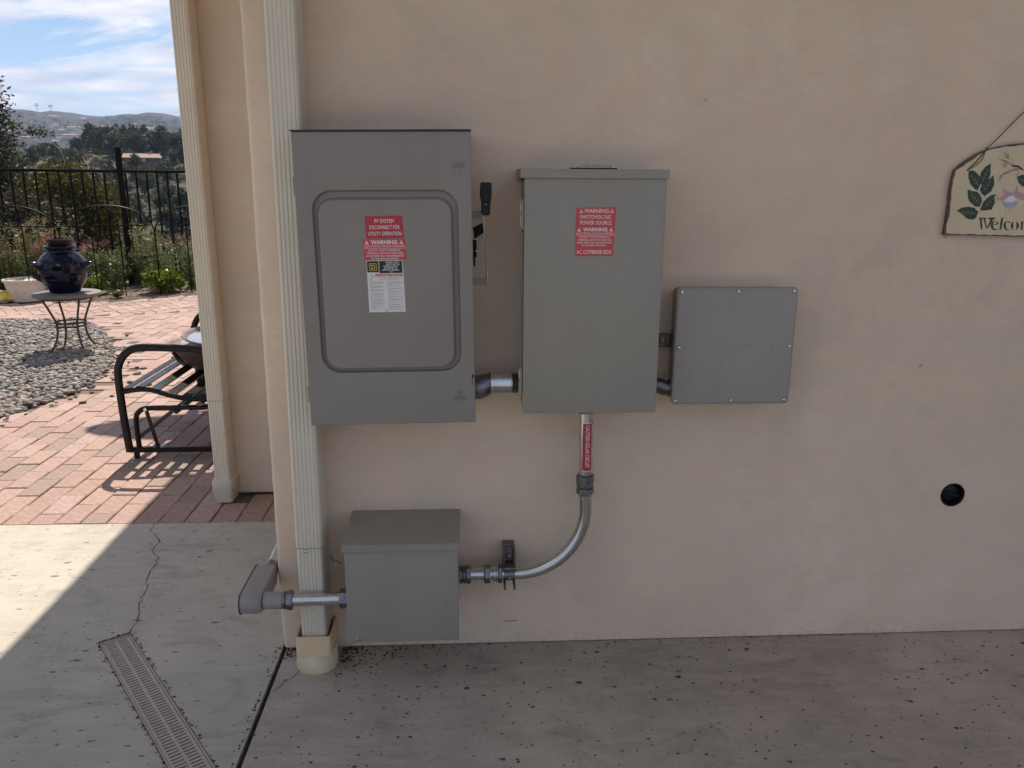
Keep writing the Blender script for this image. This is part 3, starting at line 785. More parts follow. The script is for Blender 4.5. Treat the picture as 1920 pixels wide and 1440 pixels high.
st = label_plate('sticker', sq([(-.2325, 1.014), (-.1470, 1.0155), (-.1510, 1.1365), (-.2350, 1.1355)]), yl-.00015, M['white'], sw, 'white and black instruction sticker with a yellow letter emblem')
bk = obj('black_panel', prism(bmesh.new(), sq([(-.2335, 1.1080), (-.2070, 1.1083), (-.2075, 1.1345), (-.2340, 1.1342)]), yl-.0002, yl-.00035), M['black'], st)
bm = bmesh.new(); yy0 = yl-.00035; e0 = s2(-.2205, 1.1205)
def fr_rect(bm, cx_, cz_, w_, h_, t_):
    for a_ in ((cx_-w_/2, cx_+w_/2, cz_+h_/2-t_, cz_+h_/2), (cx_-w_/2, cx_+w_/2, cz_-h_/2, cz_-h_/2+t_), (cx_-w_/2, cx_-w_/2+t_, cz_-h_/2+t_, cz_+h_/2-t_), (cx_+w_/2-t_, cx_+w_/2, cz_-h_/2+t_, cz_+h_/2-t_)):
        box(bm, a_[0], a_[1], yy0-.00015, yy0, a_[2], a_[3])
fr_rect(bm, e0[0], e0[1], .0175, .0175, .0013); fr_rect(bm, e0[0]+.0006, e0[1], .0085, .0100, .0019)
box(bm, e0[0]-.0062, e0[0]-.0036, yy0-.00015, yy0, e0[1]+.0031, e0[1]+.0050); box(bm, e0[0]-.0062, e0[0]-.0036, yy0-.00015, yy0, e0[1]-.0050, e0[1]-.0031)
obj('emblem', bm, M['yellow'], bk)
bk = obj('black_panel', prism(bmesh.new(), sq([(-.2055, 1.1062), (-.1520, 1.1070), (-.1527, 1.1352), (-.2060, 1.1346)]), yl-.0002, yl-.00035), M['black'], st)
for i, (s_, a_, b_) in enumerate((('GENERAL DUTY', -.1910, -.1590), ('SAFETY SWITCH', -.1900, -.1580), ('INTERRUPTOR DE', -.1965, -.1620), ('SEGURIDAD DE', -.1945, -.1640), ('SERVICIO GENERAL', -.1985, -.1590))):
    LT(s_, a_, b_, 1.1300-.0044*i, 1.1331-.0044*i, yl-.0005, M['white'], bk, bold=.03)
LT('200 A', -.1820, -.1730, 1.1082, 1.1105, yl-.0005, M['white'], bk, bold=.03)
dg = obj('danger_strip', prism(bmesh.new(), sq([(-.2150, 1.0985), (-.1517, 1.0995), (-.1520, 1.1050), (-.2155, 1.1045)]), yl-.0002, yl-.00035), M['red2'], st)
LT('DANGER / PELIGRO', -.2060, -.1555, 1.1003, 1.1035, yl-.0005, M['white'], dg, bold=.02)
a = s2(-.2105, 1.1000); tri_sign(a[0], a[1], .0040, .0038, yl-.00045, M['white'], dg, M['red2'])
bm = bmesh.new()                # pictogram: figure struck by a bolt
def stroke(bm, p, q, w_, y):
    p, q = s2(*p), s2(*q); dx, dz = q[0]-p[0], q[1]-p[1]; l_ = math.hypot(dx, dz); nx, nz = -dz/l_*w_/2, dx/l_*w_/2
    prism(bm, [(p[0]+nx, p[1]+nz), (q[0]+nx, q[1]+nz), (q[0]-nx, q[1]-nz), (p[0]-nx, p[1]-nz)], y, y-.0001)
for p, q in (((-.2305, 1.1010), (-.2235, 1.1020)), ((-.2235, 1.1020), (-.2195, 1.1000)), ((-.2225, 1.1015), (-.2240, 1.0940)), ((-.2240, 1.0940), (-.2310, 1.0905)), ((-.2240, 1.0940), (-.2265, 1.0880)), ((-.2170, 1.0950), (-.2215, 1.0985))):
    stroke(bm, p, q, .0009, yl-.0002)
obj('pictogram', bm, M['ink_red'], st)
bm = bmesh.new(); g = random.Random(5)
z = 1.0955
for i in range(3):
    stroke(bm, (-.2125+.004*i, z), (-.1535-.004*i, z+.0007), .0006, yl-.0002); z -= .0026
for c0, c1 in ((-.2300, -.1960), (-.1890, -.1515)):
    z = 1.0860
    while z > 1.0190:
        n_ = g.randint(2, 4)
        for j in range(n_):
            e = c1-(g.uniform(.004, .022) if j == n_-1 else g.uniform(0, .003)); k2 = (1.086-z)*.025
            stroke(bm, (c0+k2+(0 if j == 0 else .001), z), (e+k2, z+.0004), .0006, yl-.0002); z -= .0019
            if z < 1.019: break
        z -= .0016
obj('fine_print', bm, M['ink'], st)
bm = bmesh.new(); a = s2(-.1905, 1.0185); lathe(bm, [(.0022, 0), (.0030, 0), (.0030, .0001), (.0022, .0001)], n=16, cap=False)
obj('seal', bm, M['ink'], st, loc=(a[0], yl-.0002, a[1]), rot=(PI/2, 0, 0))
# embossed words on the door
LT('ON', -.0335, -.0085, 1.3445, 1.3580, -.1995, M['grey_paint'], sw, bold=.02, ext=.2, thick=.0030, name='embossed_lettering')
LT('I', -.0188, -.0165, 1.3265, 1.3385, -.1995, M['grey_paint'], sw, bold=.02, ext=.2, thick=.0030, name='embossed_lettering')
LT('O', -.0245, -.0145, .8120, .8225, -.1995, M['grey_paint'], sw, bold=.02, ext=.2, thick=.0030, name='embossed_lettering')
LT('OFF', -.0380, -.0075, .7960, .8080, -.1995, M['grey_paint'], sw, bold=.02, ext=.2, thick=.0030, name='embossed_lettering')
# latch loop on the door
a = s2(.0110, .8480); bm = bmesh.new(); box(bm, a[0]-.0025, a[0]+.0022, -.2006, -.1995, a[1]-.0125, a[1]+.0125, .0005)
h_ = obj('latch_slot', bm, M['channel'], sw)
bm = T([(a[0], -.2005, a[1]+.004), (a[0]+.001, -.2045, a[1]-.001), (a[0]+.001, -.2045, a[1]-.008), (a[0], -.2005, a[1]-.0115)], .0013, n=8); obj('latch_loop', bm, M['screw'], sw, True)
# operating handle
hd = obj('handle', prism(bmesh.new(), sq([(.0135, 1.207), (.0365, 1.2185), (.0395, 1.197), (.0165, 1.181)]), -.115, -.148), M['black_iron'], sw)
bm = prism(bmesh.new(), sq([(.0320, 1.3125), (.0345, 1.3135), (.0555, 1.3135), (.0580, 1.3120), (.0583, 1.300), (.0583, 1.284), (.0555, 1.266), (.0553, 1.243), (.0535, 1.2385), (.0505, 1.2365), (.0390, 1.2365), (.0355, 1.2390), (.0340, 1.244), (.0338, 1.264), (.0303, 1.282), (.0308, 1.300)]), -.118, -.146)
gp = obj('grip', bm, M['black_plastic'], hd)
md = gp.modifiers.new('bevel', 'BEVEL'); md.width = .003; md.segments = 3; md.limit_method = 'ANGLE'; md.angle_limit = .6
a = s2(.0440, 1.2625); obj('grip_dot', lathe(bmesh.new(), [(.0016, 0), (.0012, .001)], n=12), M['screw'], hd, loc=(a[0], -.1465, a[1]), rot=(PI/2, 0, 0))
bm = bmesh.new(); p0, p1 = s2(.0415, 1.240), s2(.0460, 1.068)
box(bm, p0[0]-.0028, p0[0]+.0004, -.140, -.122, p0[1]-.052, p0[1])
obj('lever_arm', bm, M['rod'], hd)
obj('interlock_rod', T([(p0[0]+.003, -.132, p0[1]), (p1[0], -.132, p1[1])], .0012, n=8), M['rod'], sw)
bm = bmesh.new(); a = s2(.0485, 1.098); box(bm, a[0]-.0022, a[0]+.0014, -.140, -.124, a[1]-.012, a[1]+.012, .0005); obj('rod_clip', bm, M['rod'], sw)
for zc_, x1_ in ((1.2385, .0345), (1.078, .0440)):
    a = s2(.012, zc_); b = s2(x1_, zc_); bm = bmesh.new()
    box(bm, a[0], b[0], -.128, -.126, a[1]-.0085, a[1]+.0085); box(bm, b[0]-.0015, b[0], -.1258, -.10, a[1]-.0085, a[1]+.0085)
    obj('lock_bracket', bm, M['grey_paint'], sw)
a = s2(.0135, 1.16); bm = bmesh.new(); box(bm, a[0], a[0]+.0085, -.15, -.115, a[1]-.022, a[1]+.018, .002); box(bm, a[0], a[0]+.0045, -.15, -.115, a[1]-.043, a[1]-.0222, .001); obj('handle_hub', bm, M['black_iron'], sw)
a = s2(.0245, 1.154); obj('hub_screw', lathe(bmesh.new(), [(.003, 0), (.002, .002)], n=10), M['screw'], sw, loc=(a[0]-.002, -.151, a[1]), rot=(PI/2, 0, 0))

# ================================================================== COMBINER BOX
cb = thing('combiner_box', 'tall plain grey box with one red sticker, right of the large switch', 'electrical box', (.3045, 0, 1.04))
cX, cZ = .3045, 1.04
obj('enclosure', rbox(bmesh.new(), .0, -.004, .333, .572, .003, -.001, -.150, .001), M['grey_paint_b'], cb, True)
obj('cover', rbox(bmesh.new(), (.1355+.4740)/2-cX, (1.330+.7485)/2-cZ, .3385, .5815, .0025, -.138, -.160, .0018), M['grey_paint_b'], cb, True)
bm = bmesh.new(); box(bm, .1255-cX, .4785-cX, -.1655, -.001, 1.3425-cZ, 1.3450-cZ); box(bm, .1255-cX, .4785-cX, -.1655, -.1628, 1.3245-cZ, 1.3423-cZ)
box(bm, .1255-cX, .1272-cX, -.1626, -.001, 1.3245-cZ, 1.3423-cZ); box(bm, .4768-cX, .4785-cX, -.1626, -.001, 1.3245-cZ, 1.3423-cZ)
obj('top_cap', bm, M['grey_paint_b'], cb)
for za, zb in ((1.205, 1.275), (.795, .865)):
    bm = bmesh.new(); box(bm, .1285-cX, .1335-cX, -.157, -.135, za-cZ, zb-cZ, .0015); lt_ = obj('latch', bm, M['grey_paint_b'], cb)
    bm = bmesh.new(); box(bm, .1262-cX, .1284-cX, -.152, -.144, za+.006-cZ, zb-.036-cZ, .0005); obj('brass_tab', bm, M['yellow_tab'], lt_)
    bm = bmesh.new(); box(bm, .1262-cX, .1284-cX, -.152, -.142, zb-.03-cZ, zb-.004-cZ, .0008); obj('catch', bm, M['screw'], lt_)
obj('hinge_rod', T([(.1310-cX, -.147, .785-cZ), (.1310-cX, -.147, 1.20-cZ)], .0016, n=8), M['grey_paint_b'], cb)
yl = -.1603; Q = lambda pts: [(x-cX, z-cZ) for x, z in pts]
def CT(s, x0, x1, z0, z1, y, mat, par, **k): return lettering(s, x0-cX, x1-cX, z0-cZ, z1-cZ, y, mat, par, **k)
st = label_plate('sticker', Q([(.2575, 1.2120), (.3535, 1.2130), (.3545, 1.2580), (.2590, 1.2565)]), yl, M['red2'], cb, 'red sticker reading PHOTOVOLTAIC POWER SOURCE')
CT('WARNING', .2780, .3365, 1.2445, 1.2540, yl-.0003, M['white'], st, bold=.010)
tri_sign(.2710-cX, 1.2440-cZ, .0095, .0090, yl-.0002, M['white'], st, M['red2'], outline=True)
tri_sign(.3445-cX, 1.2447-cZ, .0095, .0090, yl-.0002, M['white'], st, M['red2'], outline=True)
CT('PHOTOVOLTAIC', .2695, .3440, 1.2305, 1.2395, yl-.0003, M['white'], st, bold=.008)
CT('POWER SOURCE', .2690, .3440, 1.2170, 1.2260, yl-.0003, M['white'], st, bold=.008)
st = label_plate('sticker', Q([(.2580, 1.1635), (.3510, 1.1640), (.3535, 1.2128), (.2577, 1.2118)]), yl-.0001, M['red2'], cb, 'red sticker reading ELECTRICAL SHOCK HAZARD')
CT('WARNING', .2765, .3350, 1.2010, 1.2100, yl-.0004, M['white'], st, bold=.035)
tri_sign(.2668-cX, 1.2008-cZ, .0095, .0090, yl-.0003, M['white'], st, M['red2'])
tri_sign(.3440-cX, 1.2015-cZ, .0095, .0090, yl-.0003, M['white'], st, M['red2'])
CT('ELECTRICAL SHOCK HAZARD', .2605, .3500, 1.1940, 1.1988, yl-.0004, M['white'], st, bold=.004)
obj('underline', prism(bmesh.new(), Q([(.2585, 1.1915), (.3520, 1.1918), (.3520, 1.1926), (.2585, 1.1923)]), yl-.0001, yl-.0004), M['white'], st)
for i, (s_, a_, b_) in enumerate((('DO NOT TOUCH TERMINALS.', .2680, .3420), ('TERMINALS ON BOTH LINE AND', .2640, .3460), ('LOAD SIDES MAY BE ENERGIZED', .2620, .3475), ('IN THE OPEN POSITION.', .2735, .3350))):
    CT(s_, a_, b_, 1.1856-.0065*i, 1.1894-.0065*i, yl-.0004, M['white'], st, bold=.02)
st = label_plate('sticker', Q([(.2585, 1.1420), (.3510, 1.1430), (.3512, 1.1637), (.2583, 1.1632)]), yl-.00005, M['red2'], cb, 'red sticker reading AC COMBINER BOX')
CT('AC COMBINER BOX', .2620, .3470, 1.1475, 1.1572, yl-.0003, M['white'], st, bold=.01)
bm = bmesh.new(); box(bm, .250-cX, .362-cX, -.115, -.085, 1.3452-cZ, 1.3490-cZ, .001)
tb = obj('mounting_tab', bm, M['black_plastic'], cb)
obj('tab_strip', T([(.262-cX, -.112, 1.351-cZ), (.272-cX, -.112, 1.354-cZ), (.342-cX, -.112, 1.354-cZ), (.352-cX, -.112, 1.351-cZ)], .0014, n=8), M['screw'], tb)
for x in (.258, .352): obj('screw', lathe(bmesh.new(), [(.004, 0), (.0038, .002), (.001, .003)], n=12), M['screw'], cb, True, (x-cX, -.109, 1.349-cZ))
rg = bmesh.new(); pts = [(.0052*math.cos(a*PI/8), 0, .0052*math.sin(a*PI/8)) for a in range(17)]
tube(rg, pts, .0014, n=8, caps=False); tg = obj('seal_ring', rg, M['boot'], None, True, (.409, -.10, .7365)); tag(tg, 'tiny pale ring hanging under the tall combiner box', 'ring')

# ================================================================== SQUARE JUNCTION BOX
jb = thing('junction_box', 'square grey plastic box with eight screws, rightmost on the wall', 'electrical box', (.690, 0, .9025))
jX, jZ = .690, .9025
bm = bmesh.new()
loft(bm, [[(x, y, z) for x, z in rrect(w_, h_, .016, 8)] for w_, h_, y in ((.292, .290, -.002), (.296, .294, -.03), (.304, .300, -.074))])
obj('enclosure', bm, M['grey_paint_c'], jb, True)
obj('lid', rbox(bmesh.new(), 0, 0, .3145, .3080, .009, -.0745, -.090, .004), M['grey_paint_c'], jb, True)
sm_ = mesh_of('screw', lathe(bmesh.new(), [(.0058, 0), (.0056, .0012), (.004, .0030), (.001, .0036)], n=16), M['screw'], True)
for x, z in ((-.146, .143), (0, .144), (.145, .145), (-.1455, -.001), (.1445, .001), (-.1465, -.1435), (0, -.1435), (.143, -.1435)):
    s_ = link('screw', sm_, jb, (x, -.0898, z), (PI/2, 0, 0))
lettering('CANTEX', -.071, .053, -.0065, .0095, -.0896, M['grey_paint_c'], jb, bold=.02, ext=.2, bev=.03, thick=.0013, name='embossed_lettering')
bm = bmesh.new(); box(bm, -.182, -.150, -.024, -.002, -.013, .021, .003); br_ = obj('mounting_foot', bm, M['darkcast'], jb)
obj('foot_screw', lathe(bmesh.new(), [(.0065, 0), (.006, .003), (.002, .004)], n=12), M['cast'], jb, True, (-.1705, -.0235, .004), (PI/2, 0, 0))

# elbow between combiner and junction box
el = thing('conduit_elbow', 'dark pipe elbow between the tall box and square junction box', 'pipe fitting', (.505, -.06, .79))
pts = [(-.035, 0, .008), (-.012, 0, .006), (.004, 0, .001), (.016, 0, -.004), (.032, 0, -.004)]
obj('elbow', T(pts, .02, n=20, rads=[.018, .020, .021, .020, .019]), M['darkcast'], el, True)
obj('locknut', T([(.024, 0, -.004), (.031, 0, -.004)], .0235, n=8), M['darkcast'], el)

# coupling between switch and combiner
cp = thing('conduit_coupling', 'short bright zinc coupling joining the two large boxes', 'pipe fitting', (.075, -.08, .808))
obj('elbow', T([(-.062, 0, -.010), (-.048, 0, -.010), (-.036, 0, -.006), (-.026, 0, 0), (-.018, 0, 0)], .03, n=28, rads=[.031, .0325, .030, .0255, .0262]), M['cast'], cp, True)
obj('elbow_collar', T([(-.021, 0, 0), (-.0185, 0, 0)], .0300, n=28), M['darkcast'], cp)
obj('sleeve', T([(-.0183, 0, 0), (-.0175, 0, 0), (.034, 0, 0), (.0345, 0, 0)], .0290, n=36, rads=[.0278, .0290, .0290, .0280]), M['galv_bright'], cp, True)
obj('sleeve_ring', T([(.0347, 0, 0), (.0375, 0, 0)], .0282, n=36), M['galv'], cp, True)
obj('nipple', T([(.0376+.002*i, 0, 0) for i in range(9)], .025, n=28, rads=[.0262 if i % 2 else .0248 for i in range(9)]), M['darkcast'], cp)

# ================================================================== LOWER BOX
lb = thing('pull_box', 'small grey hooded box mounted lowest on the wall near the ground', 'electrical box', (-.174, 0, .285))
lX, lZ = -.174, .285
obj('enclosure', rbox(bmesh.new(), -.0, -.004, .283, .255, .002, -.001, -.205, .001), M['grey_paint_d'], lb, True)
obj('cover', rbox(bmesh.new(), (-.3178-.0302)/2-lX, (.1475+.409)/2-lZ, .2876, .2615, .002, -.190, -.216, .0015), M['grey_paint_d'], lb, True)
bm = bmesh.new(); box(bm, -.3228-lX, -.0262-lX, -.222, -.001, .4240-lZ, .4262-lZ); box(bm, -.3228-lX, -.0262-lX, -.222, -.2202, .4068-lZ, .4238-lZ)
box(bm, -.3228-lX, -.3212-lX, -.2200, -.001, .4068-lZ, .4238-lZ); box(bm, -.0278-lX, -.0262-lX, -.2200, -.001, .4068-lZ, .4238-lZ)
hdk = obj('hood', bm, M['grey_paint_d'], lb)
for x, z in ((-.293, .1575), (-.0565, .1545)): link('screw', sm_, lb, (x-lX, -.2158, z-lZ), (PI/2, 0, 0)).scale = (1.15, 1.15, 1.3)

# ================================================================== CONDUIT FROM COMBINER TO LOWER BOX
cdt = thing('conduit', 'galvanised conduit curving down from the tall box to the lower box', 'conduit', (.134, -.08, .2655))
def wl(p, o=(.134, -.08, .2655)): return (p[0]-o[0], p[1]-o[1], p[2]-o[2])
Y0 = -.08
obj('upper_sleeve', T([wl((.3085, Y0, .745)), wl((.3115, Y0, .546))], .0172, n=28), M['galv'], cdt, True)
obj('hex_nut', T([wl((.3085, Y0, .748)), wl((.3087, Y0, .7275))], .0245, n=6), M['cast'], cdt)
obj('hex_nut', ringed(bmesh.new(), [(wl((.3113, Y0, .5555)), .0195), (wl((.3114, Y0, .5515)), .0245), (wl((.3118, Y0, .528)), .0245), (wl((.3118, Y0, .5275)), .021)], 8), M['cast'], cdt)
obj('coupling_body', T([wl((.3118, Y0, .5272)), wl((.3120, Y0, .5245)), wl((.3120, Y0, .521)), wl((.3121, Y0, .517))], .021, n=28, rads=[.0205, .0225, .0225, .0205]), M['cast'], cdt)
obj('hex_nut', ringed(bmesh.new(), [(wl((.3121, Y0, .5168)), .0235), (wl((.3125, Y0, .5010)), .0245), (wl((.3127, Y0, .4970)), .020)], 8), M['cast'], cdt)
pts = [(.3125, Y0, .505), (.3150, Y0, .455)]; R_ = .184; cc = (.131, .452)
for i in range(1, 25):
    a = i/24*PI/2; pts.append((cc[0]+R_*math.cos(a), Y0, cc[1]-R_*math.sin(a)*1.012))
pts += [(.10, Y0, .2655), (.085, Y0, .2655)]
obj('pipe', T([wl(p) for p in pts], .0170, n=28), M['galv'], cdt, True)
sk = thing
obj('label', tube(bmesh.new(), [wl((.3112, Y0-.0003, .7035)), wl((.3128, Y0-.0003, .5665))], .01765, n=28), M['galv'], cdt, True).name = 'sticker_band'
def curved_label(x_of_z, z0, z1, hw, R0, mat, name, lab=None):
    bm = bmesh.new(); rows = []
    for zz in (z0, z1):
        row = []
        for i in range(9):
            a = -hw+2*hw*i/8; row.append(bm.verts.new(wl((x_of_z(zz)+R0*math.sin(a), Y0-R0*math.cos(a), zz))))
        rows.append(row)
    for i in range(8): bm.faces.new((rows[0][i], rows[0][i+1], rows[1][i+1], rows[1][i]))
    o = obj(name, bm, mat, cdt, True)
    if lab: o['label'] = lab
    return o
xz = lambda z: .3112+(.7035-z)*.0117
cl = curved_label(xz, .568, .7015, .80, .0182, M['white'], 'sticker', 'red and white sticker reading CAUTION SOLAR CIRCUIT')
curved_label(xz, .5695, .7000, .72, .01835, M['red1'], 'sticker_face').parent = cl
me_o = lettering('CAUTION SOLAR CIRCUIT', xz(.635)-.0055-.134+.0007, xz(.635)+.0055-.134+.0007, .5760-.2655, .6935-.2655, -.0187, M['white'], cl, bold=.01, vertical=True)
me_o.rotation_euler = (0, -.0117, 0); me_o.location = (.0043, 0, 0)
for nm, x0, x1, R0, n in (('hex_nut', .0885, .0775, .0255, 6), ('coupling_body', .0772, .0725, .0235, 24), ('coupling_body', .072, .062, .0215, 24), ('hex_nut', .056, .038, .0255, 6), ('hex_nut', .002, -.010, .0255, 6), ('locknut', -.0105, -.020, .0235, 24), ('locknut', -.0205, -.0290, .0255, 8)):
    obj(nm, T([wl((x0, Y0, .2655)), wl((x0-(x0-x1)*.15, Y0, .2655)), wl((x1+(x0-x1)*.15, Y0, .2655)), wl((x1, Y0, .2655))], R0, n=n, rads=[R0*.93, R0, R0, R0*.93]), M['cast'] if n == 6 else M['galv'] if nm == 'coupling_body' else M['darkcast'], cdt)
obj('pipe', T([wl((.090, Y0, .2655)), wl((-.0295, Y0, .2655))], .0165, n=28), M['galv'], cdt, True)
stp = bmesh.new(); sx0, sx1 = .0915-.134, .1255-.134
box(stp, sx0, sx1, .050, .079, -.0375, .0640, .002); box(stp, sx0, sx0+.0065, .0, .0499, .0305, .0640, .001); box(stp, sx1-.0065, sx1, .0, .0499, .0305, .0640, .001)
box(stp, sx0, sx1, -.026, .034, .0180, .030, .002)
box(stp, sx0+.0068, sx1-.0068, .010, .049, .033, .061, .002)
box(stp, sx0+.001, sx0+.007, -.024, .034, -.0375, -.0205, .001); box(stp, sx1-.007, sx1-.001, -.024, .034, -.0375, -.0205, .001)
obj('strap', stp, M['darkcast'], cdt)
obj('strap_band', T([(sx0+.002, 0, 0), (sx1-.002, 0, 0)], .0190, n=28), M['cast'], cdt, True)
for z in (.049, -.0035): link('strap_screw', sm_, cdt, ((sx0+sx1)/2, -.0195 if z < 0 else .0095, z), (PI/2, 0, 0)).scale = (.7, .7, .9)

# ================================================================== LEFT CONDUIT AND ELBOW BODY
ce = thing('conduit', 'galvanised conduit crossing the downspout into a grey corner fitting', 'conduit', (-.50, -.14, .2325))
o3 = (-.50, -.14, .2325)
def we(x, y, z): return (x-o3[0], y-o3[1], z-o3[2])
obj('pipe', T([we(-.49, -.14, .2325), we(-.318, -.14, .2340)], .0172, n=28), M['galv'], ce, True)
for x0, x1, R0 in ((-.4965, -.4885, .0235), (-.4870, -.4700, .0262)):
    obj('hex_nut', T([we(x0, -.14, .2325), we(x0+(x1-x0)*.15, -.14, .2325), we(x1-(x1-x0)*.15, -.14, .2325), we(x1, -.14, .2325)], R0, n=6 if R0 > .025 else 24, rads=[R0*.93, R0, R0, R0*.93]), M['cast'], ce)
obj('hex_nut', T([we(-.3475, -.14, .2338), we(-.3455, -.14, .2338), we(-.328, -.14, .2338), we(-.3195, -.14, .2338)], .0262, n=6, rads=[.0245, .0262, .0262, .0262]), M['cast'], ce)
hb = T([we(-.545, -.14, .2325), we(-.500, -.14, .2325), we(-.4965, -.14, .2325)], .0232, n=28, rads=[.0232, .0228, .0220])
obj('hub', hb, M['lb_paint'], ce, True)
# body: stadium-shaped side profile (y,z) extruded in x
def stad(y0, y1, zc_, hz, n=8):
    pts = []
    for i in range(n+1): a = PI/2+PI*i/n; pts.append((y0+hz*.75+hz*.75*math.cos(a), zc_+hz*math.sin(a)))
    for i in range(n+1): a = -PI/2+PI*i/n; pts.append((y1-hz*.75+hz*.75*math.cos(a), zc_+hz*math.sin(a)))
    return pts
bm = bmesh.new(); L = []
for x, s_ in ((-.6015, 1.0), (-.560, 1.0), (-.5495, .93), (-.5455, .78)):
    L.append([we(x, -.075+(y+.075)*s_, .2325+(z-.2325)*s_) for y, z in stad(-.175, .030, .2325, .0285)])
loft(bm, L); obj('elbow_body', bm, M['lb_paint'], ce, True)
bm = bmesh.new(); loft(bm, [[we(x, y, z) for y, z in stad(-.177, .032, .2325, .0295)] for x in (-.6040, -.6017)]); obj('gasket', bm, M['edge_dark'], ce)
bm = bmesh.new(); loft(bm, [[we(x, y, z) for y, z in stad(-.177, .032, .2325, .0295)] for x in (-.6062, -.6042)]); obj('cover_plate', bm, M['lb_paint'], ce)
xb = -.5720
obj('hex_nut', T([we(xb, .028, .2325), we(xb, .036, .2325), we(xb, .050, .2335), we(xb, .054, .2338)], .0262, n=8, rads=[.022, .0255, .0262, .024]), M['cast'], ce)
obj('pipe', T([we(xb, .04, .2330), we(xb, .20, .243), we(xb, .80, .26), we(xb, 1.19, .26)], .0172, n=28), M['galv'], ce, True)

# stucco scuffs near the boxes: shallow scratches cut as thin strips
def scuff(name, pts, w_, mat):
    bm = bmesh.new(); prev = None
    for x, z in pts:
        a = bm.verts.new((x, -.0006, z-w_)); b = bm.verts.new((x+.001, -.0006, z+w_))
        if prev: bm.faces.new((prev[0], prev[1], b, a))
        prev = (a, b)
    return obj(name, bm, mat, house)
scuff('crack', [(-.394, .292), (-.389, .279), (-.380, .276), (-.372, .270), (-.364, .268), (-.360, .264)], .0010, M['crack'])
scuff('crack', [(-.391, .300), (-.389, .288), (-.390, .276), (-.386, .270)], .0016, M['crack'])
scuff('scuff', [(.098, .0725), (.104, .0705), (.110, .0738), (.118, .0715), (.126, .0732), (.136, .0715)], .0011, M['terracotta'])

# ================================================================== WELCOME SIGN
sg = thing('welcome_sign', 'painted slate plaque reading Welcome with leaves, flower and bird', 'sign', (1.40, 0, 1.27))
gX, gZ = 1.40, 1.27
def S2(u_, v_): return (1.16223+.0002577*u_+.0000368*v_-gX, 1.50726+.0000015*u_-.0002413*v_-gZ)
left = [(172, 1335), (190, 1240), (208, 1130), (232, 980), (240, 880), (262, 760), (290, 655), (360, 590), (440, 535), (520, 485), (640, 435), (760, 405), (880, 383), (990, 372)]
bot = [(990, 1357), (820, 1352), (640, 1345), (480, 1340), (300, 1338)]
def mirror(P_, cu=1180): return [(2*cu-a, b) for a, b in P_]
outline = left+[(1180, 366)]+mirror(left)[::-1]+[(1180, 1360)]+bot
obj('slate', prism(bmesh.new(), [S2(*p) for p in outline], -.004, -.0145), M['slate'], sg)
g = random.Random(2)
inner = []
for i, (a, b) in enumerate(outline):
    cu, cv = 1180, 900; inner.append((a+(14 if a < cu else -14)*g.uniform(.5, 1.6)*(0 if abs(a-cu) < 5 else 1), b+(14 if b < 600 else (-14 if b > 1300 else 0))*g.uniform(.6, 1.4)))
dense = []
for (a, b), (c, d) in zip(inner, inner[1:]+inner[:1]):
    n = max(1, int(math.hypot(c-a, d-b)/26))
    for i in range(n):
        t = i/n; dense.append((a+(c-a)*t+g.uniform(-5, 5), b+(d-b)*t+g.uniform(-5, 5)))
obj('painted_face', prism(bmesh.new(), [S2(*p) for p in dense], -.0144, -.0150), M['cream_paint'], sg)
ys = -.0151
def patch(name, pts, mat, parent, lift=0, wob=0):
    P_ = [(a+g.uniform(-wob, wob), b+g.uniform(-wob, wob)) for a, b in pts]
    return obj(name, prism(bmesh.new(), [S2(*p) for p in P_], ys-lift, ys-.0002-lift), mat, parent)
LV = [[(432, 655), (480, 650), (530, 690), (556, 735), (556, 790), (528, 862), (490, 845), (455, 800), (434, 745)],
      [(662, 580), (660, 650), (652, 720), (620, 770), (590, 810), (556, 790), (548, 720), (560, 670), (600, 625)],
      [(694, 702), (697, 800), (668, 870), (600, 925), (560, 890), (552, 845), (575, 790), (625, 740), (660, 735)],
      [(418, 855), (470, 868), (525, 880), (560, 925), (568, 975), (540, 1040), (500, 1030), (450, 990), (425, 940)],
      [(727, 905), (700, 925), (704, 985), (672, 1060), (620, 1075), (556, 1070), (572, 1010), (610, 960), (655, 915)],
      [(310, 1082), (350, 1045), (420, 1035), (490, 1048), (530, 1085), (515, 1140), (470, 1170), (410, 1160), (370, 1110)],
      [(935, 722), (985, 698), (1050, 715), (1090, 770), (1060, 830), (1000, 822), (955, 785)]]
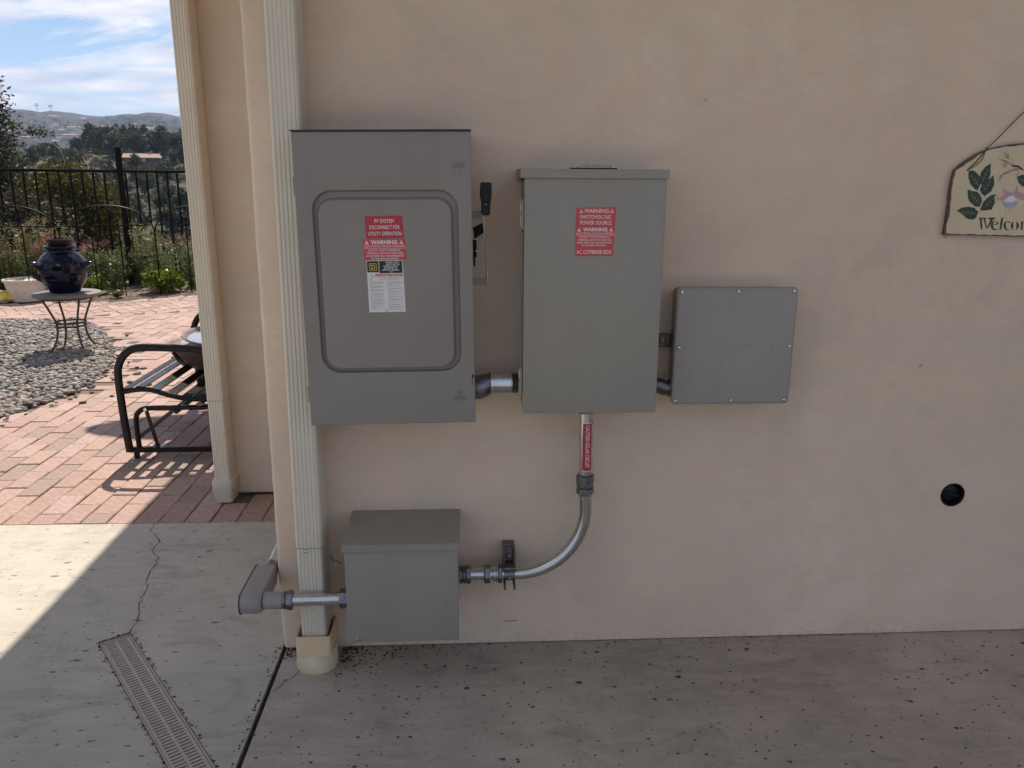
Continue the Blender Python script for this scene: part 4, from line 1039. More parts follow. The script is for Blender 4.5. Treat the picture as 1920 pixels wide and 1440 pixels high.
for li_, L_ in enumerate(LV):
    dn = []
    for (a, b), (c, d) in zip(L_, L_[1:]+L_[:1]):
        for i in range(3): t = i/3; dn.append((a+(c-a)*t+g.uniform(-4, 4), b+(d-b)*t+g.uniform(-4, 4)))
    lf = patch('painted_leaf', dn, M['leaf_paint'], sg, .00025*li_)
    cx_, cy_ = sum(p[0] for p in L_)/len(L_), sum(p[1] for p in L_)/len(L_); tip = L_[0]
    dx, dy = tip[0]-cx_, tip[1]-cy_; l_ = math.hypot(dx, dy); dx /= l_; dy /= l_
    bm = bmesh.new()
    def sk_(p, q, w_):
        p, q = S2(*p), S2(*q); ax, az_ = q[0]-p[0], q[1]-p[1]; n_ = math.hypot(ax, az_) or 1; nx, nz = -az_/n_*w_, ax/n_*w_
        prism(bm, [(p[0]+nx, p[1]+nz), (q[0]+nx*.3, q[1]+nz*.3), (q[0]-nx*.3, q[1]-nz*.3), (p[0]-nx, p[1]-nz)], ys-.0002-.00025*li_, ys-.0003-.00025*li_)
    sk_((cx_-dx*.55*l_, cy_-dy*.55*l_), (cx_+dx*.7*l_, cy_+dy*.7*l_), .0011)
    for t in (-.35, 0, .35):
        for s_ in (-1, 1): sk_((cx_+dx*t*l_, cy_+dy*t*l_), (cx_+dx*(t+.25)*l_-dy*s_*.32*l_, cy_+dy*(t+.25)*l_+dx*s_*.32*l_), .0006)
    obj('leaf_vein', bm, M['leaf_light'], lf)
# fuchsia-like flower
fl = patch('painted_flower', [(705, 930), (760, 940), (800, 900), (790, 840), (850, 880), (880, 882), (915, 875), (935, 800), (955, 870), (990, 890), (1060, 935), (1020, 965), (960, 960), (900, 930), (850, 940), (800, 975), (740, 965)], M['pink_paint'], sg, 0, 3)
patch('petal_skirt', [(778, 975), (830, 985), (880, 992), (940, 968), (948, 1000), (905, 1045), (870, 1030), (840, 1048), (800, 1025)], M['blue_paint'], fl, .0003, 2)
patch('petal_centre', [(800, 975), (850, 930), (900, 915), (940, 965), (880, 990), (830, 982)], M['white'], fl, .0004, 2)
bm = bmesh.new()
for a, b, c, d in ((830, 1045, 822, 1120), (855, 1040, 850, 1090), (875, 1040, 876, 1105), (915, 1050, 925, 950)):
    p, q = S2(a, b), S2(c, d); prism(bm, [(p[0]-.0006, p[1]), (p[0]+.0006, p[1]), (q[0]+.0003, q[1]), (q[0]-.0003, q[1])], ys, ys-.0002)
obj('stamen', bm, M['rose_paint'], fl)
# little bird
bd = patch('painted_bird', [(780, 695), (800, 672), (850, 655), (900, 632), (950, 625), (975, 640), (930, 655), (880, 665), (850, 685), (800, 700)], M['rose_paint'], sg, 0, 2)
patch('bird_back', [(870, 590), (905, 598), (950, 600), (990, 630), (1010, 655), (985, 648), (950, 622), (900, 618)], M['leaf_paint'], bd, .0003)
bm = bmesh.new()
def feather(p, q, c, w_):
    prev = None; V_ = []
    for i in range(6):
        t = i/5; a = (1-t)**2*p[0]+2*t*(1-t)*c[0]+t*t*q[0]; b = (1-t)**2*p[1]+2*t*(1-t)*c[1]+t*t*q[1]; V_.append(((a, b), w_*(1-.7*t)))
    up_ = [S2(a, b-w) for (a, b), w in V_]; lo_ = [S2(a, b+w) for (a, b), w in V_]
    prism(bm, up_+lo_[::-1], ys, ys-.0002)
for p, q, c in (((895, 612), (740, 530), (820, 540)), ((850, 575), (768, 552), (810, 550)), ((840, 590), (775, 575), (805, 572)), ((825, 605), (782, 592), (805, 592)), ((820, 620), (790, 608), (805, 608)),
                ((905, 600), (875, 530), (880, 560)), ((850, 500), (788, 468), (820, 470)), ((850, 520), (795, 492), (820, 492)), ((850, 530), (800, 515), (820, 512)),
                ((780, 700), (728, 760), (750, 725)), ((780, 705), (742, 775), (758, 735)), ((782, 710), (758, 782), (768, 745)), ((960, 660), (918, 732), (935, 700))): feather(p, q, c, 4.5)
obj('bird_feathers', bm, M['sign_ink'], bd)
# stencil lettering
bm = bmesh.new()
def gl(pts): prism(bm, [S2(*p) for p in pts], ys, ys-.0002)
gl([(540, 1150), (582, 1150), (580, 1165), (570, 1170), (578, 1270), (568, 1278), (558, 1260), (550, 1170)])
gl([(582, 1152), (620, 1152), (618, 1165), (608, 1172), (618, 1225), (635, 1265), (625, 1272), (608, 1240), (592, 1175)])
gl([(640, 1150), (715, 1150), (708, 1165), (690, 1170), (665, 1215), (640, 1262), (632, 1245), (650, 1200), (660, 1172), (642, 1165)])
def arcglyph(cu, cv, ru, rv, a0, a1, th_):
    n = 14; o_, i_ = [], []
    for i in range(n+1):
        a = math.radians(a0+(a1-a0)*i/n); t = math.sin(PI*i/n); ww = 3+th_*t
        o_.append((cu+ru*math.cos(a), cv-rv*math.sin(a))); i_.append((cu+(ru-ww)*math.cos(a), cv-(rv-ww*.8)*math.sin(a)))
    gl(o_+i_[::-1])
arcglyph(708, 1235, 44, 52, 70, 320, 24); arcglyph(712, 1222, 34, 36, -5, 70, 12); gl([(695, 1222), (748, 1208), (746, 1218), (700, 1232)])
gl([(775, 1160), (798, 1145), (790, 1210), (775, 1280), (757, 1285), (765, 1220)])
arcglyph(845, 1238, 44, 50, 75, 300, 22); gl([(852, 1192), (872, 1195), (868, 1212), (855, 1208)])
arcglyph(920, 1238, 42, 48, 105, 255, 24); arcglyph(918, 1238, 46, 48, -75, 75, 24)
def mm(x):
    gl([(x, 1195), (x+22, 1190), (x+18, 1285), (x, 1285)])
mm(985); gl([(1010, 1205), (1035, 1190), (1052, 1205), (1048, 1285), (1030, 1285), (1030, 1222)]); gl([(1056, 1205), (1082, 1190), (1100, 1205), (1096, 1285), (1078, 1285), (1078, 1222)])
arcglyph(1150, 1235, 44, 52, 70, 320, 24); arcglyph(1154, 1222, 34, 36, -5, 70, 12); gl([(1137, 1222), (1190, 1208), (1188, 1218), (1142, 1232)])
obj('lettering', bm, M['sign_ink'], sg)
for cu in (422, 2360-422):
    a = S2(cu, 648); obj('string_hole', lathe(bmesh.new(), [(.0022, 0), (.0022, .0004)], n=12), M['black'], sg, loc=(a[0], ys, a[1]), rot=(PI/2, 0, 0))
def sp(u_, v_, y): a = S2(u_, v_); return (a[0], y, a[1])
bm = bmesh.new()
tube(bm, [sp(422, 648, -.016), sp(500, 570, -.018), sp(560, 500, -.018), sp(620, 430, -.015), sp(740, 325, -.012), sp(900, 170, -.008), sp(1180, -110, -.010)], .0014, n=6)
tube(bm, [sp(430, 645, -.016), sp(505, 600, -.019), sp(565, 540, -.019), sp(590, 480, -.018), sp(620, 430, -.016)], .0010, n=6)
tube(bm, [sp(2360-422, 648, -.016), sp(2360-620, 430, -.015), sp(2360-740, 325, -.012), sp(1180, -110, -.010)], .0014, n=6)
bmesh.ops.create_icosphere(bm, subdivisions=1, radius=.0035, matrix=Matrix.Translation(sp(620, 425, -.015)))
obj('hanging_string', bm, M['string'], sg, True)
a = S2(1180, -112); obj('nail', T([(a[0], 0, a[1]), (a[0], -.014, a[1])], .002, n=8), M['screw'], sg)

# ================================================================== GLIDER BENCH
bn = thing('glider_bench', 'black metal glider bench with slatted seat beside the house', 'bench', (-1.62, 1.66, 0))
def wb(x, y, z): return (x+1.62, y-1.66, z)
def smooth_path(P_, n=6):
    out = []; P_ = [Vector(p) for p in P_]; Q_ = [P_[0]*2-P_[1]]+P_+[P_[-1]*2-P_[-2]]
    for i in range(1, len(Q_)-2):
        for j in range(n):
            t = j/n; a, b, c, d = Q_[i-1], Q_[i], Q_[i+1], Q_[i+2]
            out.append(.5*((2*b)+(-a+c)*t+(2*a-5*b+4*c-d)*t*t+(-a+3*b-3*c+d)*t**3))
    out.append(P_[-1]); return out
for ys_ in (1.66, 2.74):
    arm = smooth_path([wb(-1.628, ys_, .045), wb(-1.638, ys_, .20), wb(-1.643, ys_, .40), wb(-1.632, ys_, .475), wb(-1.595, ys_, .528), wb(-1.54, ys_, .552), wb(-1.42, ys_, .553), wb(-1.22, ys_, .540), wb(-1.10, ys_, .535)])
    obj('armrest', T(arm, .0185, n=10, flat=(1.0, .85)), M['bronze'], bn, True)
    rail = smooth_path([wb(-1.636, ys_, .340), wb(-1.56, ys_, .352), wb(-1.50, ys_, .350), wb(-1.42, ys_, .325), wb(-1.34, ys_, .306), wb(-1.26, ys_, .303), wb(-1.17, ys_, .312), wb(-1.115, ys_, .36), wb(-1.085, ys_, .50), wb(-1.065, ys_, .74), wb(-1.075, ys_, .80)])
    obj('seat_rail', T(rail, .0125, n=10), M['bronze'], bn, True)
    yb = ys_+(.035 if ys_ < 2 else -.035)
    base = smooth_path([wb(-1.597, yb, .045), wb(-1.598, yb, .19), wb(-1.578, yb, .235), wb(-1.535, yb, .250), wb(-1.40, yb, .252), wb(-1.20, yb, .252), wb(-1.15, yb, .235), wb(-1.13, yb, .19), wb(-1.13, yb, .045)])
    obj('glide_frame', T(base, .0125, n=10), M['bronze'], bn, True)
    obj('base_rail', B(*[.0 for _ in range(0)], -1.642+1.62, -1.10+1.62, yb-1.66-.012, yb-1.66+.012, .030, .056, .002), M['bronze'], bn)
    for x0_, x1_ in ((-1.540, -1.500), (-1.19, -1.23)):
        lk = obj('swing_link', T([wb(x0_, yb-.016, .250), wb(x1_, yb-.016, .058)], .0095, n=4, flat=(1.2, .6)), M['bronze'], bn)
        obj('pivot_bolt', lathe(bmesh.new(), [(.009, 0), (.008, .005)], n=12), M['screw'], lk, loc=wb(x0_, yb-.022, .250), rot=(PI/2, 0, 0))
    for x in (-1.612, -1.14): obj('leg', B(x+1.62-.011, x+1.62+.011, yb-1.66-.011, yb-1.66+.011, 0, .0298, .002), M['bronze'], bn)
slx = [(-1.612, .357), (-1.545, .366), (-1.475, .356), (-1.405, .332), (-1.335, .319), (-1.262, .317), (-1.190, .323)]
for i, (x, z) in enumerate(slx):
    nx = slx[min(i+1, 6)]; pv_ = slx[max(i-1, 0)]; sl_ = math.atan2(nx[1]-pv_[1], nx[0]-pv_[0])
    o = obj('slat', B(-.0215, .0215, -.0, 1.10, -.0025, .0025, .001), M['bronze'], bn, loc=wb(x, 1.655, z), rot=(0, -sl_, 0))
for i in range(6):
    z = .42+.065*i; x = float(np.interp(z, [.36, .50, .74], [-1.115, -1.085, -1.065]))
    obj('back_slat', B(-.003, .003, 0, 1.10, -.020, .020, .001), M['bronze'], bn, loc=wb(x-.016, 1.655, z))
obj('cross_bar', T([wb(-1.40, 1.68, .235), wb(-1.40, 2.72, .235)], .011, n=8), M['bronze'], bn)
obj('cross_bar', T([wb(-1.60, 1.69, .10), wb(-1.60, 2.71, .10)], .011, n=8), M['bronze'], bn)
# bowl and saucers on the seat
bw = thing('planter_bowl', 'dark brown planter bowl wrapped in white film on the bench seat', 'bowl', (-1.33, 2.20, .335))
obj('bowl', lathe(bmesh.new(), [(.10, .0), (.15, .015), (.19, .055), (.222, .105), (.226, .115), (.21, .114), (.18, .07), (.12, .03), (.02, .02)], n=48), M['terracotta'], bw, 'all')
bm = bmesh.new(); g = random.Random(9); rows = []
for k2, (rr, z) in enumerate(((.235, .112), (.243, .09), (.215, .045), (.172, .006), (.155, -.004))):
    row = []
    for j in range(26):
        a = PI*.80+j/25*PI*.30; row.append(bm.verts.new(((rr+g.uniform(-.009, .012))*math.cos(a), (rr+g.uniform(-.009, .012))*math.sin(a), z+g.uniform(-.008, .01)+.005)))
    rows.append(row)
for a, b in zip(rows, rows[1:]):
    for j in range(25): bm.faces.new((a[j], a[j+1], b[j+1], b[j]))
ff = obj('plastic_film', bm, M['film'], bw, 'all'); md = ff.modifiers.new('solid', 'SOLIDIFY'); md.thickness = .0015
for nm, c, R0, tilt, lab in (('saucer', (-1.325, 2.20, .452), .270, (.03, -.02, 0), 'wide brown plastic saucer lying on the planter bowl'), ('saucer', (-1.275, 2.24, .478), .250, (.05, .05, 0), 'topmost brown saucer holding water, above the wide saucer')):
    t = thing(nm, lab, 'saucer', c, tilt)
    obj('dish', lathe(bmesh.new(), [(R0*.80, 0), (R0*.97, .020), (R0, .030), (R0*.985, .034), (R0*.94, .026), (R0*.84, .007), (.02, .006)], n=56), M['saucer'], t, 'all')
    if 'topmost' in lab: obj('water', lathe(bmesh.new(), [(R0*.885, .0155), (.01, .0156)], n=56), M['water'], t)

# ================================================================== PLANT STAND AND STRAWBERRY POT
ts = thing('plant_stand', 'round stone topped stand with curved iron legs on the pebbles', 'table', (-3.125, 4.335, 0))
obj('top', lathe(bmesh.new(), [(.22, .425), (.238, .430), (.243, .440), (.240, .452), (.232, .456)], n=56), M['stone_top'], ts, True)
for a in (35, 125, 215, 305):
    a = math.radians(a+14); c, s_ = math.cos(a), math.sin(a)
    P_ = smooth_path([(.195*c, .195*s_, .425), (.165*c, .165*s_, .36), (.125*c, .125*s_, .27), (.108*c, .108*s_, .22), (.108*c, .108*s_, .15), (.130*c, .130*s_, .07), (.175*c, .175*s_, .002)])
    obj('leg', T(P_, .0085, n=8), M['rust'], ts, True)
for R0, z in ((.108, .222), (.108, .195), (.195, .418)):
    obj('ring', T([(R0*math.cos(i*PI/16), R0*math.sin(i*PI/16), z) for i in range(33)], .007, n=8, caps=False), M['rust'], ts, True)
sp_ = thing('strawberry_pot', 'cobalt blue glazed strawberry pot with side pockets on the stand', 'pot', (-3.135, 4.335, .456))
prof = [(.096, 0), (.106, .006), (.122, .035), (.148, .075), (.166, .115), (.173, .15), (.175, .19), (.171, .225), (.158, .258), (.134, .288), (.108, .304), (.098, .314), (.098, .326), (.108, .338), (.116, .346), (.116, .354), (.110, .360), (.100, .356), (.090, .33)]
obj('body', lathe(bmesh.new(), prof, n=56), M['glaze'], sp_, 'all')
for a, z in ((178, .222), (2, .232), (282, .222), (70, .225), (128, .22), (230, .220), (208, .130), (262, .115), (322, .135), (40, .13), (120, .13)):
    a = math.radians(a); bm = bmesh.new(); rows = []
    R0 = .172 if z > .16 else .160
    for i in range(7):
        t = i/6; row = []
        for j in range(11):
            b = -PI/2+PI*j/10; rr = .050*math.sin(min(1, .18+t)*PI/2); out = R0-.030+math.cos(b)*(.088*(t**.75))+.004
            row.append(bm.verts.new((out, math.sin(b)*rr*1.0, z-.055+.055*t+.006*t*t)))
        rows.append(row)
    for p, q in zip(rows, rows[1:]):
        for j in range(10): bm.faces.new((p[j], p[j+1], q[j+1], q[j]))
    o = obj('pocket', bm, M['glaze'], sp_, 'all', rot=(0, 0, a)); md = o.modifiers.new('solid', 'SOLIDIFY'); md.thickness = .008
np1 = thing('nursery_pot', 'black plastic nursery pot sitting in the blue pot mouth', 'pot', (-3.135, 4.335, .79))
obj('shell', lathe(bmesh.new(), [(.070, 0), (.084, .060), (.091, .062), (.093, .074), (.089, .075), (.085, .066), (.06, .04), (.01, .038)], n=40), M['black_plastic'], np1, True)

pl = thing('planter', 'cream plastic planter on the bed edge behind the stand', 'planter', (-4.86, 7.02, 0))
obj('shell', lathe(bmesh.new(), [(.15, 0), (.165, .01), (.205, .215), (.222, .22), (.224, .245), (.212, .247), (.20, .225), (.02, .20)], n=40), M['planter'], pl, True)
bg_ = thing('soil_bag', 'yellow and white garden soil bag lying left of the cream planter', 'bag', (-5.16, 6.93, .06))
bm = bmesh.new(); bmesh.ops.create_icosphere(bm, subdivisions=4, radius=1)
for v in bm.verts:
    n_ = mnoise.noise(v.co*2.2)*.18; s_ = 1+n_; v.co = Vector((math.copysign(abs(v.co.x)**.6, v.co.x)*.24*s_, math.copysign(abs(v.co.y)**.6, v.co.y)*.15*s_, v.co.z*.065*s_))
me = mesh_of('bag', bm, [M['bag'], M['bag_w']], 'all')
for p in me.polygons: p.material_index = 1 if (mnoise.noise(p.center*9) > .12 or p.center.z < -.03) else 0
link('bag', me, bg_)

# unseen umbrella added by the house corner to cast an oval shadow on the bricks
um = thing('shadow_umbrella', 'unseen tan tilted umbrella added to cast an oval shadow on the bricks', 'umbrella', (-1.56, 4.46, 0))
obj('pole', T([(0, 0, 0), (0, 0, 3.1), (0, .03, 3.3)], .019, n=10), M['bronze'], um, True)
obj('base', lathe(bmesh.new(), [(.24, 0), (.24, .03), (.04, .06), (.03, .2)], n=32), M['black_iron'], um, True)
obj('canopy', lathe(bmesh.new(), [(.78, -.06), (.55, .0), (.28, .05), (.02, .09), (.02, .08), (.28, .04), (.55, -.008)], n=40), M['umb'], um, True, (.06, .0, 3.30), (math.radians(39), 0, 0))

# ================================================================== IRON FENCE
fp0, fdir = Vector((-4.36, 8.60, 0)), Vector((1.20, .77, 0)).normalized()
FSP = .1246
fence = thing('iron_fence', 'tall black iron picket fence between the flower bed and valley', 'fence', fp0, (0, 0, math.atan2(fdir.y, fdir.x)))
for a, b, z in ((-2.9, 3.6, 1.405), (-2.9, 3.6, .10)):
    obj('rail', B(a, b, -.018, .018, z-.014, z+.020, .002), M['black_iron'], fence)
pm = mesh_of('post', B(-.034, .034, -.034, .034, 0, 1.70, .004), M['black_iron'])
for x in (-1.428, 0, 2.40): link('post', pm, fence, (x, 0, 0))
for x in (-1.428, 0, 2.40): pass
pk = mesh_of('picket', B(-.0115, .0115, -.0115, .0115, .05, 1.390, .001), M['black_iron'])
for i in range(-22, 28):
    x = i*FSP+(.06 if i >= 0 else -.06)+(0 if i >= 0 else FSP)
    if i in (-1,): x = -.0
    if min(abs(x-q) for q in (-1.428, 0, 2.40)) < .05: continue
    link('picket', pk, fence, (x, 0, 0))

# wire garden border panels
def wire_panel(p0, p1, label, scroll=False):
    p0, p1 = Vector(p0), Vector(p1); d = p1-p0; L_ = d.length
    t = thing('garden_border_panel', label, 'garden fence', p0, (0, 0, math.atan2(d.y, d.x)), 'arched wire border panels along the flower bed')
    hz = .70; H = .325; rr = .0085
    arc = [(L_/2-L_/2*math.cos(i*PI/24), 0, hz+H*math.sin(i*PI/24)**.9) for i in range(25)]
    obj('outer_arch', T([(0, 0, -.02)]+arc+[(L_, 0, -.02)], rr, n=6), M['black_iron'], t, True)
    i0, i1 = L_*.33, L_*.62; arc2 = [((i0+i1)/2-(i1-i0)/2*math.cos(i*PI/16), -.008, .80+.20*math.sin(i*PI/16)) for i in range(17)]
    obj('inner_arch', T([(i0, -.008, -.02)]+arc2+[(i1, -.008, -.02)], rr*.8, n=6), M['black_iron'], t, True)
    obj('cross_bar', T([(.035, 0, .80), (L_-.035, 0, .80)], rr*.75, n=6), M['black_iron'], t)
    for z in (.68, .56, .45, .35, .26, .17, .09): obj('wire', T([(0, 0, z), (L_, 0, z)], .0022, n=4), M['black_iron'], t)
    for i in range(1, 9): obj('wire', T([(L_*i/9, 0, 0), (L_*i/9, 0, .68)], .0020, n=4), M['black_iron'], t)
    if scroll:
        for cx_, sg_ in ((L_*.38, 1), (L_*.58, -1)):
            for z0_ in (.86, .90):
                P_ = []
                for i in range(22):
                    a = i/21*PI*2.4; q = .05*(1-i/26); P_.append((cx_+sg_*q*math.cos(a)+(.06 if z0_ > .88 else 0)*sg_, 0, z0_+q*math.sin(a)))
                obj('scroll', T(P_, .004, n=6), M['black_iron'], t)
b0, b1, b2, b3 = (-5.47, 7.06, 0), (-4.51, 7.18, 0), (-3.60, 7.52, 0), (-2.68, 8.0, 0)
wire_panel((-6.55, 7.02, 0), b0, 'arched wire garden border panel beyond the left picture edge')
wire_panel(b0, b1, 'arched wire border panel with scrolls, above the cream planter', True)
wire_panel(b1, b2, 'middle arched wire border panel right of the blue pot')
wire_panel(b2, b3, 'arched wire border panel nearest the house corner')

# ================================================================== TERRAIN
AZ_R = [(-60, 3.9, 3.0, 1.4), (-32, 4.0, 2.6, 1.3), (-28.59, 3.87, 2.5, 1.3), (-27.6, 3.92, 2.3, 1.3), (-26.5, 3.93, 2.2, 1.4), (-26.1, 3.83, 2.1, 1.5), (-25.5, 3.92, 2.2, 1.6), (-24.8, 3.86, 2.3, 1.9), (-23.8, 3.76, 2.3, 2.3), (-22.8, 3.69, 2.5, 2.45), (-22.1, 3.72, 2.8, 2.4), (-21.4, 3.86, 2.95, 2.35), (-20.8, 3.90, 2.9, 2.4), (-20.2, 4.02, 2.7, 2.4), (-19.4, 3.97, 2.4, 2.35), (-18.6, 3.84, 2.3, 2.3), (-15, 3.7, 2.5, 2.3), (0, 3.5, 2.2, 2.0), (40, 3.4, 2.4, 1.8), (90, 2.8, 2.0, 1.2)]
def sstep(a, b, x): t = np.clip((x-a)/(b-a), 0, 1); return t*t*(3-2*t)
def fbm(x, y, o=4, s_=1.0):
    v = 0; a = 1
    for i in range(o): v += a*mnoise.noise(Vector((x*s_, y*s_, i*7.3))); a *= .5; s_ *= 2.1
    return v
def height(azd, R0):
    rf, rm, rn = [float(np.interp(azd, [q[0] for q in AZ_R], [q[k2] for q in AZ_R])) for k2 in (1, 2, 3)]
    wN = float(sstep(-115, -75, azd)*(1-sstep(60, 100, azd)))
    hn = 1.3+430*math.tan(math.radians(rn-.75)); h3 = 1.3+330*math.tan(math.radians(min(1.05, rn*.45)))
    h = np.interp(R0, [0, 10.9, 14, 40, 90, 150, 250, 330, 430, 520, 800, 1150, 1500, 1900, 3000, 4200, 9000, 12000],
                  [0, 0, -.5, -5, -11, -11.5, -3.5, h3, hn, hn-6, -25, -5, 1.3+1500*math.tan(math.radians(rm)), 1.3+1900*math.tan(math.radians(rm-.35)), 1.3+3000*math.tan(math.radians(rf)), 120, -60, -60])
    x, y = R0*math.sin(math.radians(azd)), R0*math.cos(math.radians(azd))
    n_ = 0
    if R0 > 30: n_ += fbm(x, y, 4, .02)*min(3.0, (R0-30)*.02)
    if R0 > 900: n_ += fbm(x, y, 5, .0035)*min(1, (R0-900)/500)*18*(0.25 if R0 > 2700 else 1)
    return -.025 + wN*(float(h)+n_) - (0 if wN > .5 else .0)
azs = list(np.arange(-180, -46, 4.0))+list(np.arange(-46, -10, .16))+list(np.arange(-10, 180, 4.0))
rs = [.5, 3, 6, 9, 10.9, 12, 14, 17, 20, 25]+list(np.geomspace(30, 520, 90))+list(np.geomspace(540, 3300, 130))+[3600, 4200, 6000, 9000, 12000]
nA, nR = len(azs), len(rs); V = np.zeros((nA*nR, 3))
for i, a in enumerate(azs):
    for j, R0 in enumerate(rs):
        V[i*nR+j] = (R0*math.sin(math.radians(a)), -2.1+R0*math.cos(math.radians(a)), height(a, R0))
F = []
for i in range(nA):
    i2 = (i+1) % nA
    for j in range(nR-1): F.append((i*nR+j, i*nR+j+1, i2*nR+j+1, i2*nR+j))
k = NB('hillside'); w_ = k.mapv((1, 1, 1), (0, 0, 0), 'World')
c = k.ramp(k.noise(.012, 8, .62, w_, .6), [(.36, (.075, .080, .040)), (.50, (.11, .085, .055)), (.62, (.20, .145, .095)), (.72, (.30, .225, .15))])
c = k.mix(k.ramp(k.noise(.11, 7, .7, w_), [(.40, 0), (.56, 1)]), c, (.045, .050, .028))
c = k.mix(k.ramp(k.noise(.9, 5, .7, w_), [(.46, 0), (.62, .7)]), c, (.06, .055, .035))
far = k.n('ShaderNodeVectorMath'); far.operation = 'LENGTH'; k.l(w_, far.inputs[0])
ff_ = k.ramp(k.math('DIVIDE', far.outputs['Value'], 1500), [(.45, 0), (.8, 1)])
cf = k.ramp(k.noise(.0045, 9, .66, w_, .4), [(.38, (.040, .044, .030)), (.55, (.060, .058, .040)), (.66, (.105, .088, .062)), (.74, (.16, .13, .095))])
cf = k.mix(k.ramp(k.noise(.03, 8, .72, w_), [(.42, 0), (.58, .8)]), cf, (.030, .034, .022))
c = k.mix(ff_, c, cf)
k.col(c); k.rough(.95); k.b.inputs['Specular IOR Level'].default_value = .1
o = link('terrain', np_mesh('terrain', V, np.array(F), k.m, smooth=True)); tag(o, kind='structure')

# planting-bed soil between patio and fence
bedp = [(x, bed_y(x)) for x in (-9, -5.08, -4.04, -3.7, -3.17, -2.2)]
bd_ = obj('garden_bed', plate(bedp+[(-1.2, 10.9), (-5, 8.7), (-9, 8.2)], [], -.1, -.004), M['soil']); tag(bd_, kind='structure')
g_ = np.random.default_rng(21)
pts = [(x, bed_y(x)+abs(g_.normal())*.35+.02) for x in g_.uniform(-6, -2.6, 1500)]
specks('bark_mulch', pts, .016, M['bark'], 'bark chips and dry litter scattered on the flower bed soil', 12, z=0)

def Hxy(x, y):
    return height(math.degrees(math.atan2(x, y+2.1)), math.hypot(x, y+2.1))

# ------------------------------------------------------------------ bed plants
def stalk_plant(seed, h, n_st, mat, fl=None, spread=.12, leaf=.040):
    g = np.random.default_rng(seed); bm = bmesh.new(); LVs = []; FLs = []
    for s_ in range(n_st):
        a = g.uniform(0, 2*PI); tip = np.array([math.cos(a)*spread*g.uniform(.3, 1.3), math.sin(a)*spread*g.uniform(.3, 1.3), h*g.uniform(.7, 1.08)])
        base = np.array([tip[0]*.25, tip[1]*.25, 0]); mid = (base+tip)/2+g.normal(size=3)*.012
        tube(bm, [tuple(base), tuple(mid), tuple(tip)], .003, n=3, rads=[.0035, .003, .002])
        for k2 in range(int(h*34)):
            t = g.uniform(.08, .97); c = (1-t)*base+t*tip; dirn = g.normal(size=3); dirn[2] = abs(dirn[2])*.5+.15; dirn /= np.linalg.norm(dirn)
            l_ = leaf*g.uniform(.7, 1.7)*(1.25-.5*t); q = np.cross(dirn, g.normal(size=3)); q /= np.linalg.norm(q)
            LVs.append(np.array([c, c+dirn*l_*.5+q*l_*.22, c+dirn*l_, c+dirn*l_*.5-q*l_*.22]))
        if fl:
            for k2 in range(26):
                c = tip+g.normal(size=3)*np.array([.016, .016, .022]); dirn = g.normal(size=3); dirn /= np.linalg.norm(dirn); q = np.cross(dirn, g.normal(size=3)); q /= np.linalg.norm(q)
                FLs.append(np.array([c-dirn*.007, c+q*.006, c+dirn*.007, c-q*.006]))
    out = [('stem', mesh_of('stem', bm, M['leaf_bed']))]
    L_ = np.concatenate(LVs); out.append(('foliage', np_mesh('foliage', L_, np.arange(len(L_)).reshape(-1, 4), mat)))
    if FLs: L_ = np.concatenate(FLs); out.append(('flowers', np_mesh('flowers', L_, np.arange(len(L_)).reshape(-1, 4), M[fl])))
    return out
kinds = [stalk_plant(31, .62, 9, M['leaf_bed'], 'petal_pink'), stalk_plant(32, .55, 10, M['leaf_bed'], 'petal_pale'), stalk_plant(33, .50, 11, M['leaf_bed']), stalk_plant(34, .72, 8, M['leaf_bed'], 'petal_pale')]
KL = ['leafy valerian plant with pink flower heads in the flower bed', 'leafy plant with faded peach flower heads in the flower bed', 'dense leafy green plant without flowers in the flower bed', 'tall leafy plant with pale seed heads in the flower bed']
g = random.Random(17); n_pl = 0
for i in range(120):
    x = g.uniform(-6.1, -2.5); yb = bed_y(x); yf_ = 8.6+(x+4.36)*.64
    y = yb+.42+(yf_+.25-yb-.42)*g.random()**.9
    if y > yf_+.3: continue
    if -4.15 < x < -3.75 and y < 8.0: continue
    kk = g.choices(range(4), [.45, 1.8, 4.5, 2.5])[0]
    if x < -4.75 and g.random() < .3: kk = 0
    t = thing('bed_plant', KL[kk], 'plant', (x, y, -.003), (g.uniform(-.08, .08), g.uniform(-.08, .08), g.uniform(0, 6.28)), ['pink flowering plants in the bed', 'peach headed plants in the bed', 'green leafy plants in the bed', 'tall seed headed plants in the bed'][kk])
    s_ = g.uniform(.7, 1.12); t.scale = (s_*1.15, s_*1.15, s_)
    for nm, me in kinds[kk]:
        o = link(nm, me, t)
        if nm == 'flowers': o['kind'] = 'stuff'
def low_bush(name, x, y, rx, rz, n, leaf, mat, label, seed):
    t = thing(name, label, 'plant', (x, y, 0), (0, 0, 0)); v, fi = leaves(n, lobes(9, rx, rx, rz, .55, rz*.75, seed), leaf, seed, .6, updir=.6)
    v[:, 2] = np.maximum(v[:, 2], .003); link('foliage', np_mesh('foliage', v, fi, mat), t)
    bm = bmesh.new(); gg_ = random.Random(seed)
    for i in range(6): a = gg_.uniform(0, 6.28); tube(bm, [(0, 0, 0), (math.cos(a)*rx*.5, math.sin(a)*rx*.5, rz*.9)], .005, n=4)
    obj('stem', bm, M['bark'], t)
low_bush('low_bush', -3.62, 7.72, .30, .20, 1500, .026, M['leaf_bright'], 'bright green low bush by the wire border right of the post', 41)
low_bush('low_bush', -4.38, 7.55, .22, .17, 900, .026, M['leaf_bright'], 'bright green low bush just right of the blue pot', 42)
low_bush('low_bush', -3.15, 8.05, .25, .20, 1000, .024, M['leaf_bed'], 'dull green low bush nearest the house corner', 43)
